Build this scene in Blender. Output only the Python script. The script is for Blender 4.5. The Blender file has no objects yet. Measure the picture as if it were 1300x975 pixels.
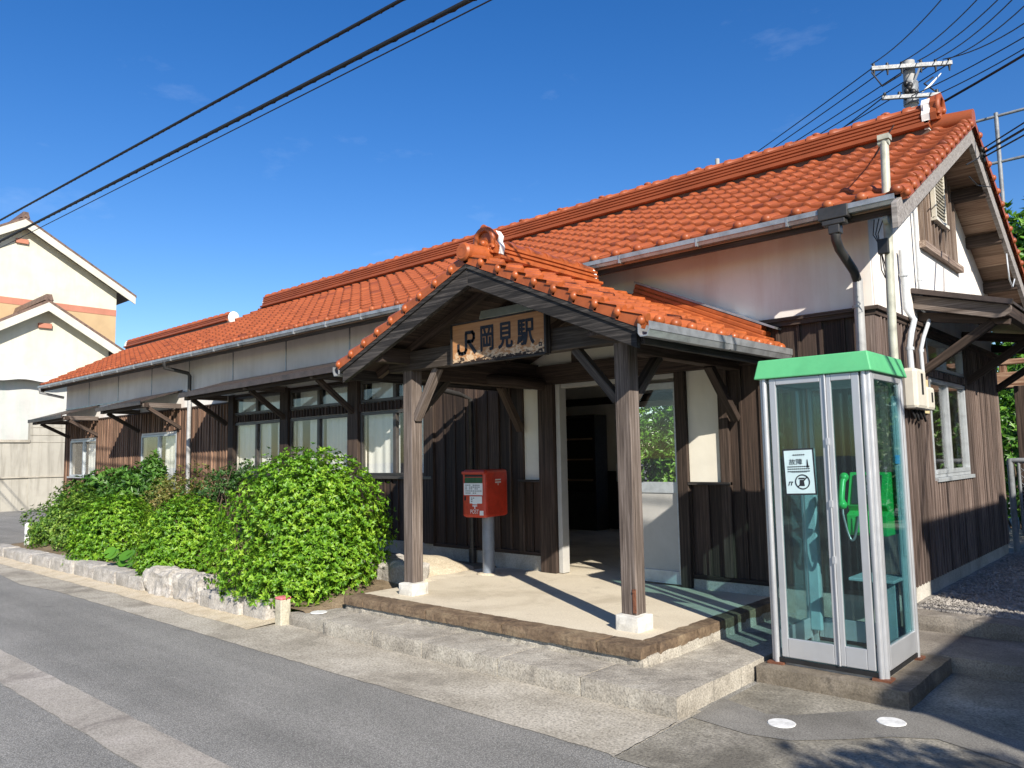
import bpy, bmesh, math, random
import numpy as np
from mathutils import Vector, Matrix, noise as mnoise
random.seed(7); RNG = np.random.default_rng(7)
S = bpy.context.scene; C = S.collection
V = Vector
TAN = 0.588                                   # tangent of the sun's height
SUN = V((0.86, -0.511, TAN)).normalized()     # towards the sun

# ------------------------------------------------------------------ materials
class NT:
    def __init__(s, name):
        s.m = bpy.data.materials.new(name); s.m.use_nodes = True
        s.t = s.m.node_tree; s.t.nodes.clear()
        s.out = s.n('ShaderNodeOutputMaterial')
    def n(s, ty, **k):
        x = s.t.nodes.new(ty)
        for a, b in k.items(): setattr(x, a, b)
        return x
    def l(s, a, b): s.t.links.new(a, b)
    def put(s, sock, v):
        if isinstance(v, bpy.types.NodeSocket): s.l(v, sock)
        elif v is not None:
            if hasattr(sock, 'default_value') and isinstance(v, (tuple, list)) and len(v) == 3 and len(sock.default_value) == 4: v = (*v, 1)
            sock.default_value = v
    def obj(s): return s.n('ShaderNodeTexCoord').outputs['Object']
    def attr(s, name, out='Fac'):
        a = s.n('ShaderNodeAttribute'); a.attribute_name = name; return a.outputs[out]
    def map(s, v, sc):
        m = s.n('ShaderNodeMapping'); s.l(v, m.inputs[0]); m.inputs['Scale'].default_value = sc; return m.outputs[0]
    def noise(s, v, sc, det=4, rough=.55, dist=0):
        x = s.n('ShaderNodeTexNoise'); s.put(x.inputs['Vector'], v)
        x.inputs['Scale'].default_value = sc; x.inputs['Detail'].default_value = det
        x.inputs['Roughness'].default_value = rough; x.inputs['Distortion'].default_value = dist
        return x.outputs['Fac']
    def voro(s, v, sc, feat='F1'):
        x = s.n('ShaderNodeTexVoronoi', feature=feat); s.put(x.inputs['Vector'], v); x.inputs['Scale'].default_value = sc
        return x.outputs['Distance']
    def ramp(s, f, stops):
        r = s.n('ShaderNodeValToRGB'); s.put(r.inputs[0], f); e = r.color_ramp.elements
        while len(e) < len(stops): e.new(.5)
        for q, (p, c) in zip(e, stops):
            q.position = p; q.color = (*c, 1) if isinstance(c, (tuple, list)) else (c, c, c, 1)
        return r.outputs[0]
    def mix(s, a, b, f=1.0, mode='MIX'):
        x = s.n('ShaderNodeMix', data_type='RGBA', blend_type=mode); s.put(x.inputs[0], f); s.put(x.inputs[6], a); s.put(x.inputs[7], b)
        return x.outputs[2]
    def math(s, op, a, b=None):
        x = s.n('ShaderNodeMath', operation=op); s.put(x.inputs[0], a); s.put(x.inputs[1], b); return x.outputs[0]
    def vary(s, col, f, lo, hi):
        g = s.ramp(f, [(0, lo), (1, hi)]); return s.mix(col, g, 1.0, 'MULTIPLY')
    def bump(s, h, st, dist=.01):
        b = s.n('ShaderNodeBump'); s.l(h, b.inputs['Height']); b.inputs['Strength'].default_value = st; b.inputs['Distance'].default_value = dist
        return b.outputs[0]
    def done(s, col, rough=.6, metal=0, bump=None, spec=.5, coat=0):
        p = s.n('ShaderNodeBsdfPrincipled'); s.put(p.inputs['Base Color'], col); s.put(p.inputs['Roughness'], rough)
        p.inputs['Metallic'].default_value = metal; p.inputs['Specular IOR Level'].default_value = spec
        p.inputs['Coat Weight'].default_value = coat; p.inputs['Coat Roughness'].default_value = .15
        if bump is not None: s.l(bump, p.inputs['Normal'])
        s.l(p.outputs[0], s.out.inputs[0]); s.p = p
        return s.m

def wood(name, dark, mid, light, var=(.65, 1.25), rough=.75, across=26, spec=.3):
    k = NT(name); gc = k.attr('gc', 'Vector'); r = k.attr('rnd')
    g = k.noise(k.map(gc, (1.6, across * 3.2, across * 3.2)), 1, 5, .7, .25)
    g2 = k.noise(k.map(gc, (.7, 9, 9)), 1, 4, .6)
    c = k.ramp(g, [(.33, dark), (.5, mid), (.7, light)])
    c = k.mix(c, k.mix(c, light, .5), k.ramp(g2, [(.5, 0.), (.8, .8)]))
    c = k.vary(c, r, *var)
    return k.done(c, rough, 0, k.bump(g, .5, .004), spec)

def stone(name, c1, c2, c3, sc=3, fine=90, speck=.5, rough=.9, bst=.5, stain=None, bd=.006):
    k = NT(name); o = k.obj(); r = k.attr('rnd')
    a = k.noise(o, sc, 7, .62, .3); f = k.noise(o, fine, 3, .7); v = k.voro(o, fine * 1.4)
    c = k.ramp(a, [(.28, c1), (.5, c2), (.72, c3)])
    c = k.mix(c, k.ramp(f, [(.3, .35), (.5, .92), (.7, 1.35)]), speck, 'MULTIPLY')
    c = k.vary(c, r, .88, 1.1)
    if stain:
        st = k.ramp(k.noise(o, stain[1], 6, .7, .6), [(stain[2], 0.), (stain[2] + .14, 1.)])
        c = k.mix(c, stain[0], k.math('MULTIPLY', st, stain[3]))
    h = k.math('ADD', k.math('MULTIPLY', a, .7), k.math('MULTIPLY', f, .5))
    return k.done(c, rough, 0, k.bump(h, bst, bd), .25)

def paint(name, col, rough=.45, metal=0, dirt=.12, sc=5, spec=.5, coat=0):
    k = NT(name); o = k.obj(); r = k.attr('rnd')
    a = k.noise(o, sc, 6, .65, .5)
    c = k.mix(col, k.ramp(a, [(.3, 1 - 2.2 * dirt), (.55, 1.), (.8, 1 + dirt)]), 1.0, 'MULTIPLY')
    return k.done(c, k.ramp(k.noise(o, sc * 5, 4), [(.3, rough * .8), (.7, min(1, rough * 1.25))]), metal, k.bump(a, .08, .004), spec, coat)

M = {}
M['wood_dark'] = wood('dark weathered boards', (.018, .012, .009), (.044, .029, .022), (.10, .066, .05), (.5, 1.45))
M['wood_sunlit'] = wood('brown boards with painted sunlight', (.05, .027, .019), (.165, .095, .064), (.40, .26, .175), (.35, 1.4))  # brighter, warmer board colour with direct sunlight worked in
M['wood_gable'] = wood('grey brown gable boards', (.055, .038, .031), (.14, .103, .087), (.27, .21, .18), (.55, 1.3))
M['wood_loft'] = wood('bleached loft boards', (.07, .045, .032), (.19, .14, .11), (.38, .31, .26), (.6, 1.3), across=20)
M['wood_grey'] = wood('silver weathered timber', (.04, .030, .025), (.11, .086, .072), (.24, .20, .178), (.8, 1.15), across=18)
M['wood_barge'] = wood('black weathered bargeboard', (.007, .006, .0055), (.021, .0185, .017), (.10, .088, .08), (.8, 1.15), across=15)
M['wood_tie'] = wood('dull grey brown tie beam', (.022, .017, .013), (.052, .041, .033), (.12, .098, .08), (.85, 1.1), across=14)
M['wood_pale'] = wood('pale grey gable bargeboard', (.13, .115, .105), (.24, .22, .205), (.36, .34, .32), (.9, 1.1), across=14)
M['wood_beam'] = wood('dark brown timber', (.02, .0135, .010), (.048, .033, .025), (.105, .073, .058), (.7, 1.2), across=16)
M['wood_soffit'] = wood('bare brown soffit boards', (.15, .09, .06), (.30, .20, .14), (.45, .33, .24), (.6, 1.25), across=12)
M['wood_red'] = wood('sunlit reddish beam', (.08, .035, .02), (.2, .10, .06), (.5, .36, .25), (.8, 1.2), across=9)

def tilemat():
    k = NT('glazed orange clay tile'); o = k.obj(); r = k.attr('rnd')
    a = k.noise(o, 2.2, 5, .6); f = k.noise(o, 26, 5, .65)
    c = k.ramp(r, [(0, (.13, .032, .016)), (.2, (.245, .060, .020)), (.75, (.29, .073, .024)), (1, (.34, .098, .034))])
    c = k.mix(c, k.ramp(a, [(.3, .86), (.7, 1.1)]), 1, 'MULTIPLY')
    c = k.mix(c, (.10, .03, .02), k.ramp(k.noise(o, 9, 6, .7), [(.64, 0.), (.74, .55)]))
    return k.done(c, k.ramp(f, [(.3, .38), (.7, .55)]), 0, k.bump(a, .05, .01), .38)
M['tile'] = tilemat()
M['tile_orange'] = paint('bright orange ridge tile', (.36, .09, .025), .38, 0, .18, 5, .4)

def plaster(name, col, stain, amt):
    k = NT(name); o = k.obj()
    a = k.noise(o, 1.3, 6, .6, .4); st = k.noise(k.map(o, (3, 3, .35)), 1.4, 6, .62, .3); f = k.noise(o, 70, 3)
    c = k.mix(col, k.ramp(a, [(.3, .86), (.65, 1.03)]), 1, 'MULTIPLY')
    c = k.mix(c, stain, k.math('MULTIPLY', k.ramp(st, [(.45, 0.), (.75, 1.)]), amt))
    return k.done(c, .85, 0, k.bump(f, .1, .003), .2)
M['plaster'] = plaster('white lime plaster', (.76, .73, .68), (.52, .35, .27), .38)
M['plaster_in'] = plaster('cream plaster panel', (.74, .70, .60), (.5, .45, .36), .3)
M['panel_grey'] = plaster('grey white wall panel', (.72, .66, .59), (.48, .41, .33), .4)
M['cream'] = plaster('cream house render', (.60, .575, .475), (.4, .39, .29), .25)
M['ochre'] = plaster('ochre house render', (.46, .33, .19), (.45, .3, .17), .2)
M['trim_white'] = plaster('white fascia board', (.58, .56, .48), (.45, .41, .34), .3)
M['shed_white'] = plaster('white lower wall', (.50, .495, .475), (.3, .41, .36), .4)
M['terracotta'] = plaster('dusty red band', (.45, .19, .13), (.3, .15, .1), .3)
M['shikkui'] = plaster('white ridge plaster', (.8, .79, .76), (.4, .36, .32), .35)
M['mortar_grey'] = plaster('grey ridge mortar', (.13, .085, .065), (.08, .06, .05), .6)

M['concrete'] = stone('road edge concrete', (.25, .225, .18), (.40, .365, .30), (.52, .48, .405), 1.6, 60, .85, .92, .8, ((.15, .133, .11), .9, .54, .6), .01)
M['concrete_fore'] = stone('darker forecourt concrete', (.17, .155, .125), (.27, .25, .205), (.39, .36, .305), 1.9, 60, .85, .92, .8, ((.085, .078, .066), .8, .5, .65), .01)
M['concrete_dark'] = stone('shaded old concrete', (.15, .13, .11), (.23, .205, .175), (.32, .29, .25), 2.2, 85, .7, .92, .6, ((.08, .07, .06), 1.6, .55, .6))
M['concrete_step'] = stone('pitted step concrete', (.21, .19, .16), (.36, .33, .28), (.48, .45, .385), 3.4, 75, .85, .95, .45, ((.10, .09, .075), 3.2, .6, .7), .006)
M['floor'] = stone('sandy porch floor', (.42, .36, .265), (.60, .53, .41), (.66, .59, .46), 1.3, 70, .3, .9, .3, ((.22, .18, .13), 2.6, .60, .5))
M['edging'] = stone('brown edging stone', (.08, .055, .038), (.17, .12, .078), (.26, .20, .13), 4, 40, .6, .85, .8, ((.05, .035, .028), 5, .55, .8), .01)
M['kerbstone'] = stone('pale quarried kerb stone', (.26, .24, .21), (.40, .375, .34), (.52, .49, .45), 4, 45, .5, .9, 1.0, ((.13, .105, .085), 4, .55, .7), .02)
M['basewhite'] = stone('white painted post base', (.42, .40, .36), (.56, .545, .50), (.66, .645, .6), 5, 60, .2, .85, .4, ((.35, .3, .25), 6, .62, .5))
M['boothbase'] = stone('dark blotchy concrete plinth', (.12, .10, .075), (.20, .17, .13), (.29, .25, .2), 3, 80, .6, .92, .6, ((.06, .05, .04), 3, .5, .7))  # dark concrete colour with darker blotches
M['found'] = stone('foundation concrete', (.28, .26, .22), (.40, .38, .33), (.5, .47, .42), 3, 60, .4, .9, .4)
M['blockwall'] = plaster('weathered concrete wall', (.38, .36, .31), (.17, .155, .13), .85)
M['sand'] = stone('sandy verge', (.42, .345, .245), (.55, .47, .34), (.62, .54, .42), 5, 60, .6, .95, .6)
M['soil'] = stone('dry soil', (.13, .095, .06), (.22, .165, .105), (.32, .25, .165), 4, 50, .7, .95, 1.0, None, .02)
M['gravelrock'] = stone('grey gravel', (.16, .15, .135), (.28, .26, .235), (.42, .39, .36), 8, 60, .5, .95, .5)
M['asphalt_patch'] = stone('asphalt patch', (.145, .137, .122), (.205, .195, .175), (.27, .258, .232), 1.8, 95, .8, .92, .6)
M['strip'] = stone('pale patched strip', (.25, .225, .195), (.37, .34, .295), (.46, .42, .375), 1.5, 90, .75, .93, .5, ((.16, .14, .125), 2.2, .56, .6))
def asphalt():
    k = NT('worn asphalt'); o = k.obj()
    a = k.noise(o, .8, 6, .6, .3); f = k.noise(o, 110, 2, .6); v = k.voro(o, 105)
    w = k.noise(k.map(o, (.15, 1.4, 1)), 1.2, 5, .6)
    c = k.ramp(a, [(.3, (.235, .23, .212)), (.7, (.315, .305, .28))])
    c = k.mix(c, k.ramp(v, [(.08, 1.8), (.3, 1.03), (.7, .55)]), .8, 'MULTIPLY')
    c = k.mix(c, k.ramp(f, [(.35, .6), (.65, 1.3)]), .6, 'MULTIPLY')
    c = k.mix(c, k.ramp(w, [(.35, .84), (.65, 1.13)]), 1, 'MULTIPLY')
    st = k.noise(k.map(o, (.5, 1.1, 1)), 1.6, 6, .7, .8); c = k.mix(c, (.07, .068, .064), k.ramp(st, [(.62, 0.), (.74, .55)]))
    return k.done(c, .88, 0, k.bump(v, .55, .006), .3)
M['asphalt'] = asphalt()

M['alu'] = paint('brushed aluminium', (.50, .51, .53), .36, .5, .04, 2)
M['alu_grey'] = paint('grey door panel', (.42, .41, .385), .5, .0, .06, 3)
M['alu_light'] = paint('pale aluminium window frame', (.47, .50, .52), .4, .35, .1, 8)
M['bronze_frame'] = paint('dark bronze window frame', (.085, .075, .068), .4, .4, .15, 8)
M['gutter'] = paint('grey gutter metal', (.36, .37, .38), .35, .5, .18, 6)
M['gutter_dark'] = paint('dark painted metal', (.05, .048, .047), .4, .3, .2, 6)
M['pipe_white'] = paint('white plastic pipe', (.50, .53, .56), .4, 0, .1)
M['pipe_cream'] = paint('cream painted steel pipe', (.43, .43, .35), .45, 0, .2)
M['pipe_grey'] = paint('grey plastic pipe', (.37, .37, .365), .45, 0, .14)
M['pipe_blue'] = paint('slate blue painted post', (.20, .235, .29), .4, .1, .15)
M['black'] = paint('black rubber', (.014, .014, .015), .5, 0, .2)
M['cable'] = paint('black cable sheath', (.01, .01, .011), .6, 0, .2)
M['steel'] = paint('galvanised steel', (.21, .225, .24), .5, 0, .2)
M['polecon'] = paint('concrete pole grey', (.34, .34, .33), .8, 0, .12)
M['red'] = paint('red mailbox enamel', (.52, .045, .022), .34, 0, .14, 6, .5, .2)
M['green_roof'] = paint('mint green booth roof', (.105, .43, .185), .45, 0, .07, 4)
M['green_phone'] = paint('bright green telephone', (.03, .50, .10), .32, 0, .05)
M['teal_dark'] = paint('dark keypad panel', (.03, .045, .04), .4, 0, .1)
M['cyan_panel'] = paint('pale cyan board', (.30, .43, .46), .5, 0, .1)
M['blue_card'] = paint('blue card', (.10, .42, .78), .5, 0, .05)
M['paper_glass_tint'] = paint('white paper with painted glass tint', (.50, .64, .66), .8, 0, .05)  # bluish cast of the booth glass put into the paper colour
M['paper'] = paint('white paper', (.78, .80, .79), .8, 0, .05)
M['ink'] = paint('black ink', (.012, .014, .02), .7, 0, .1)
M['greenlabel'] = paint('dark green label', (.03, .10, .04), .6, 0, .1)
M['white'] = paint('white paint', (.72, .72, .70), .6, 0, .16, 14)
M['pink'] = paint('faded red paint', (.66, .17, .19), .8, 0, .35, 40)
M['stake'] = stone('survey stake concrete', (.32, .29, .22), (.45, .42, .33), (.55, .52, .43), 9, 60, .4)
M['meter'] = paint('cream plastic meter cover', (.60, .565, .48), .4, 0, .06)
M['meter_y'] = paint('yellowed plywood board', (.62, .50, .28), .6, 0, .1)
M['lampcover'] = paint('aged lamp housing', (.50, .53, .47), .5, 0, .1)
M['rust'] = paint('rusted iron', (.17, .062, .03), .8, 0, .3, 20)
M['tin_roof'] = paint('dark brown sheet roof', (.07, .052, .046), .45, .2, .2)
M['int_wall'] = plaster('interior wall', (.76, .72, .66), (.4, .35, .3), .2)
M['int_dark'] = paint('dark interior panel', (.03, .026, .024), .6)
def cloth():
    k = NT('pale curtain cloth'); o = k.obj()
    return k.done(k.vary((.82, .82, .77), k.noise(k.map(o, (14, 14, .2)), 1, 4), .72, 1.1), .9, 0, None, .1)
M['curtain'] = cloth()

def glass(name, tint, refl=1.0):
    k = NT(name); tr = k.n('ShaderNodeBsdfTransparent'); tr.inputs[0].default_value = (*tint, 1)
    gl = k.n('ShaderNodeBsdfGlossy'); gl.inputs['Roughness'].default_value = .015; gl.inputs[0].default_value = (refl, refl, refl, 1)
    fr = k.n('ShaderNodeFresnel'); bf = k.n('ShaderNodeNewGeometry').outputs['Backfacing']; k.l(k.math('SUBTRACT', 1.5, k.math('MULTIPLY', bf, 1.5 - 1 / 1.5)), fr.inputs[0])
    ms = k.n('ShaderNodeMixShader'); k.l(fr.outputs[0], ms.inputs[0]); k.l(tr.outputs[0], ms.inputs[1]); k.l(gl.outputs[0], ms.inputs[2])
    k.l(ms.outputs[0], k.out.inputs[0]); return k.m
M['glass'] = glass('window glass', (.96, .965, .96))
M['glass_booth'] = glass('tinted booth glass', (.72, .85, .86))

def leafmat(name, cols, rough=.42, trans=.22):
    k = NT(name); r = k.attr('rnd')
    n = len(cols); c = k.ramp(r, [(i / (n - 1), q) for i, q in enumerate(cols)])
    p = k.n('ShaderNodeBsdfPrincipled'); k.l(c, p.inputs['Base Color']); p.inputs['Roughness'].default_value = rough; p.inputs['Specular IOR Level'].default_value = .4
    t = k.n('ShaderNodeBsdfTranslucent'); k.l(k.mix(c, (1.4, 1.3, .45), 1, 'MULTIPLY'), t.inputs[0])
    ms = k.n('ShaderNodeMixShader'); ms.inputs[0].default_value = trans
    k.l(p.outputs[0], ms.inputs[1]); k.l(t.outputs[0], ms.inputs[2]); k.l(ms.outputs[0], k.out.inputs[0]); return k.m
M['leaf_bright'] = leafmat('bright azalea leaf', [(.05, .14, .008), (.105, .25, .014), (.18, .35, .022), (.29, .44, .042)])
M['leaf_mid'] = leafmat('mid green leaf', [(.035, .09, .012), (.08, .18, .02), (.15, .26, .03), (.24, .33, .05)])
M['leaf_dark'] = leafmat('dark green leaf', [(.018, .055, .012), (.035, .095, .02), (.065, .14, .03), (.10, .18, .045)])
M['leaf_olive'] = leafmat('olive yellow leaf', [(.06, .085, .018), (.12, .15, .03), (.19, .20, .045), (.24, .17, .06)])
M['leaf_ivy_dark'] = leafmat('deep green climbing leaf', [(.02, .06, .01), (.045, .125, .016), (.08, .19, .025), (.14, .26, .045)])
M['leaf_ivy'] = leafmat('lush ivy leaf', [(.03, .09, .01), (.06, .17, .016), (.11, .27, .025), (.19, .36, .045)])
M['twig'] = wood('brown twig', (.04, .03, .02), (.09, .065, .045), (.16, .12, .09))

# ------------------------------------------------------------------ mesh builder
class MB:
    def __init__(s): s.v = []; s.f = []; s.r = []; s.g = []; s.sm = []; s.mi = []
    def add(s, vs, fs, rnd=None, gc=None, smooth=False, mi=0):
        b = len(s.v); rnd = random.random() if rnd is None else rnd
        off = V((random.uniform(0, 40), random.uniform(0, 9), random.uniform(0, 9)))
        s.v += [tuple(p) for p in vs]
        s.g += [tuple(V(q) + off) for q in (gc if gc else [(0, 0, 0)] * len(vs))]
        for f in fs: s.f.append([b + i for i in f]); s.r.append(rnd); s.sm.append(smooth); s.mi.append(mi)
    def obox(s, c, ax, ay, az, rnd=None, mi=0, taper=1.0):
        """box by centre and three half-axis vectors, grain along the longest"""
        c, ax, ay, az = V(c), V(ax), V(ay), V(az)
        vs = []; gl = []
        L = [ax.length, ay.length, az.length]; o = sorted(range(3), key=lambda i: -L[i])
        for i in (-1, 1):
            for j in (-1, 1):
                for k in (-1, 1):
                    t = taper if k == 1 else 1
                    vs.append(c + ax * i * t + ay * j * t + az * k); q = (i * L[0], j * L[1], k * L[2]); gl.append((q[o[0]], q[o[1]], q[o[2]]))
        F = [(0, 1, 3, 2), (4, 6, 7, 5), (0, 4, 5, 1), (2, 3, 7, 6), (0, 2, 6, 4), (1, 5, 7, 3)]
        if ax.cross(ay).dot(az) < 0: F = [f[::-1] for f in F]
        s.add(vs, F, rnd, gl, False, mi)
    def box(s, x0, x1, y0, y1, z0, z1, rnd=None, mi=0, taper=1.0):
        s.obox(((x0 + x1) / 2, (y0 + y1) / 2, (z0 + z1) / 2), ((x1 - x0) / 2, 0, 0), (0, (y1 - y0) / 2, 0), (0, 0, (z1 - z0) / 2), rnd, mi, taper)
    def beam(s, p0, p1, w, h, up=(0, 0, 1), rnd=None, mi=0):
        p0, p1 = V(p0), V(p1); d = (p1 - p0); L = d.length; d = d / L
        side = d.cross(V(up)).normalized(); u = side.cross(d)
        s.obox((p0 + p1) / 2, d * L / 2, side * w / 2, u * h / 2, rnd, mi)
    def tube(s, pts, r, n=10, rnd=None, caps=True, mi=0):
        pts = [V(p) for p in pts]; rs = r if isinstance(r, (list, tuple)) else [r] * len(pts)
        vs = []; gl = []; fs = []; t0 = (pts[1] - pts[0]).normalized()
        a = t0.orthogonal().normalized(); ln = 0
        for i, p in enumerate(pts):
            t = (pts[min(i + 1, len(pts) - 1)] - pts[max(i - 1, 0)]).normalized()
            a = (a - t * a.dot(t)).normalized(); b = t.cross(a)
            if i: ln += (p - pts[i - 1]).length
            for k in range(n):
                q = 2 * math.pi * k / n
                vs.append(p + (a * math.cos(q) + b * math.sin(q)) * rs[i]); gl.append((ln, math.cos(q) * rs[i], math.sin(q) * rs[i]))
        for i in range(len(pts) - 1):
            for k in range(n):
                k2 = (k + 1) % n; fs.append((i * n + k, i * n + k2, (i + 1) * n + k2, (i + 1) * n + k))
        s.add(vs, fs, rnd, gl, True, mi)
        if caps:
            b = len(s.v); m = len(pts) - 1
            s.add(vs[:n], [tuple(range(n))[::-1]], rnd, None, False, mi); s.add(vs[m * n:], [tuple(range(n))], rnd, None, False, mi)
    def prism(s, poly, ext, rnd=None, mi=0):
        ext = V(ext); n = len(poly); a = [V(p) for p in poly]
        nm = V((0, 0, 0))
        for i in range(n): nm += a[i].cross(a[(i + 1) % n])
        if nm.dot(ext) > 0: a = a[::-1]
        vs = a + [p + ext for p in a]
        fs = [tuple(range(n)), tuple(range(2 * n - 1, n - 1, -1))] + [(i, n + i, n + (i + 1) % n, (i + 1) % n) for i in range(n)]
        s.add(vs, fs, rnd, [tuple(p) for p in vs], False, mi)
    def ball(s, c, rx, ry, rz, n=10, m=6, rot=None, rnd=None, mi=0):
        c = V(c); vs = []; fs = []
        for i in range(m + 1):
            th = math.pi * i / m
            for k in range(n):
                q = 2 * math.pi * k / n; p = V((rx * math.sin(th) * math.cos(q), ry * math.sin(th) * math.sin(q), rz * math.cos(th)))
                vs.append(c + (rot @ p if rot else p))
        for i in range(m):
            for k in range(n):
                k2 = (k + 1) % n; fs.append((i * n + k, (i + 1) * n + k, (i + 1) * n + k2, i * n + k2))
        s.add(vs, fs, rnd, None, True, mi)
    def rock(s, x0, x1, y0, y1, z0, z1, res=.12, amp=.015, sc=6, rnd=None, seed=0, round_=.03):
        """a box whose faces are subdivided and roughened"""
        bm = bmesh.new(); nx, ny, nz = [max(2, int((b - a) / res)) for a, b in ((x0, x1), (y0, y1), (z0, z1))]
        def grid(o, u, v, a, b):
            G = [[bm.verts.new(o + u * (i / a) + v * (j / b)) for j in range(b + 1)] for i in range(a + 1)]
            for i in range(a):
                for j in range(b): bm.faces.new((G[i][j], G[i + 1][j], G[i + 1][j + 1], G[i][j + 1]))
        dx, dy, dz = V((x1 - x0, 0, 0)), V((0, y1 - y0, 0)), V((0, 0, z1 - z0)); o = V((x0, y0, z0))
        grid(o, dx, dz, nx, nz); grid(o + dy, dz, dx, nz, nx); grid(o, dz, dy, nz, ny); grid(o + dx, dy, dz, ny, nz); grid(o + dz, dx, dy, nx, ny)
        bmesh.ops.remove_doubles(bm, verts=bm.verts, dist=1e-4)
        c = V(((x0 + x1) / 2, (y0 + y1) / 2, (z0 + z1) / 2)); h = V(((x1 - x0) / 2, (y1 - y0) / 2, (z1 - z0) / 2))
        for v in bm.verts:
            q = v.co - c; e = [abs(q[i]) > h[i] - 1e-4 for i in range(3)]
            if sum(e) >= 2:
                for i in range(3):
                    if e[i] and not (i == 2 and q[2] < 0): v.co[i] -= math.copysign(round_ * (.4 + random.random() * .6) * .4, q[i])
            n_ = mnoise.noise_vector(v.co * sc + V((seed, seed * 2, 0))) + .5 * mnoise.noise_vector(v.co * sc * 2.7)
            v.co += n_ * amp
        bm.verts.index_update()
        s.add([v.co.copy() for v in bm.verts], [[v.index for v in f.verts] for f in bm.faces], rnd, None, False)
        bm.free()
    def build(s, name, mats, parent=None, bevel=0, smooth=None):
        me = bpy.data.meshes.new(name)
        po = V(parent['_o']) if parent is not None else None
        org = po if po is not None else V((0, 0, 0))
        me.from_pydata([(p[0] - org.x, p[1] - org.y, p[2] - org.z) for p in s.v], [], s.f)
        a = me.attributes.new('rnd', 'FLOAT', 'FACE'); a.data.foreach_set('value', s.r)
        g = me.attributes.new('gc', 'FLOAT_VECTOR', 'POINT'); g.data.foreach_set('vector', np.array(s.g, dtype=np.float32).ravel())
        me.polygons.foreach_set('use_smooth', s.sm if smooth is None else [smooth] * len(s.f))
        mats = mats if isinstance(mats, list) else [mats]
        for m in mats: me.materials.append(M[m])
        me.polygons.foreach_set('material_index', s.mi)
        me.update()
        o = bpy.data.objects.new(name, me); C.objects.link(o)
        if parent is not None: o.parent = parent; o['_o'] = tuple(org)
        else: o['_o'] = (0., 0., 0.)
        if bevel:
            b = o.modifiers.new('bevel', 'BEVEL'); b.width = bevel; b.segments = 2; b.limit_method = 'ANGLE'; b.angle_limit = .7
        return o

def tag(o, label=None, cat=None, group=None, kind=None):
    if label: o['label'] = label
    if cat: o['category'] = cat
    if group: o['group'] = group
    if kind: o['kind'] = kind
    return o
def empty(name, loc, label, cat, group=None):
    o = bpy.data.objects.new(name, None); C.objects.link(o); o.location = loc; o.empty_display_size = .2
    o['_o'] = tuple(loc); return tag(o, label, cat, group)
def single(mb, name, mats, origin, label, cat, group=None, bevel=0, kind=None, smooth=None):
    """a top-level thing that is one mesh, its origin at its base"""
    o = mb.build(name, mats, None, bevel, smooth)
    og = V(origin); o.data.transform(Matrix.Translation(-og)); o.location = og; o['_o'] = tuple(og)
    return tag(o, label, cat, group, kind)

def text_geo(body, size, bold=0.0):
    cu = bpy.data.curves.new('txt', 'FONT'); cu.body = body; cu.size = size; cu.offset = bold; cu.align_x = 'CENTER'; cu.align_y = 'CENTER'; cu.resolution_u = 3
    o = bpy.data.objects.new('txt', cu); C.objects.link(o)
    dg = bpy.context.evaluated_depsgraph_get(); me = bpy.data.meshes.new_from_object(o.evaluated_get(dg))
    vs = [v.co.copy() for v in me.vertices]; fs = [list(p.vertices) for p in me.polygons]
    bpy.data.objects.remove(o); bpy.data.curves.remove(cu); bpy.data.meshes.remove(me)
    return vs, fs
def put_text(mb, body, size, c, u, w, bold=0.0, fit=None, mi=0):
    vs, fs = text_geo(body, size, bold); c, u, w = V(c), V(u), V(w)
    if fit and vs:
        xs = [v.x for v in vs]; ys = [v.y for v in vs]; cx, cy = (min(xs) + max(xs)) / 2, (min(ys) + max(ys)) / 2
        sx = fit[0] / max(1e-6, max(xs) - min(xs)); sy = fit[1] / max(1e-6, max(ys) - min(ys))
        vs = [V(((v.x - cx) * sx, (v.y - cy) * sy, 0)) for v in vs]
    mb.add([c + u * v.x + w * v.y for v in vs], fs, .5, None, False, mi)
def flat_poly(mb, pts, c, u, w, mi=0, fs=None):
    c, u, w = V(c), V(u), V(w); mb.add([c + u * p[0] + w * p[1] for p in pts], fs or [tuple(range(len(pts)))], .5, None, False, mi)
def disc(mb, c, u, w, r, n=24, mi=0, r0=0):
    c, u, w = V(c), V(u), V(w)
    pts = [(math.cos(2 * math.pi * i / n), math.sin(2 * math.pi * i / n)) for i in range(n)]
    if r0:
        mb.add([c + (u * p[0] + w * p[1]) * r for p in pts] + [c + (u * p[0] + w * p[1]) * r0 for p in pts],
               [(i, (i + 1) % n, n + (i + 1) % n, n + i) for i in range(n)], .5, None, False, mi)
    else: mb.add([c + (u * p[0] + w * p[1]) * r for p in pts], [tuple(range(n))], .5, None, False, mi)

X_, Y_, Z_ = V((1, 0, 0)), V((0, 1, 0)), V((0, 0, 1))
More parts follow.
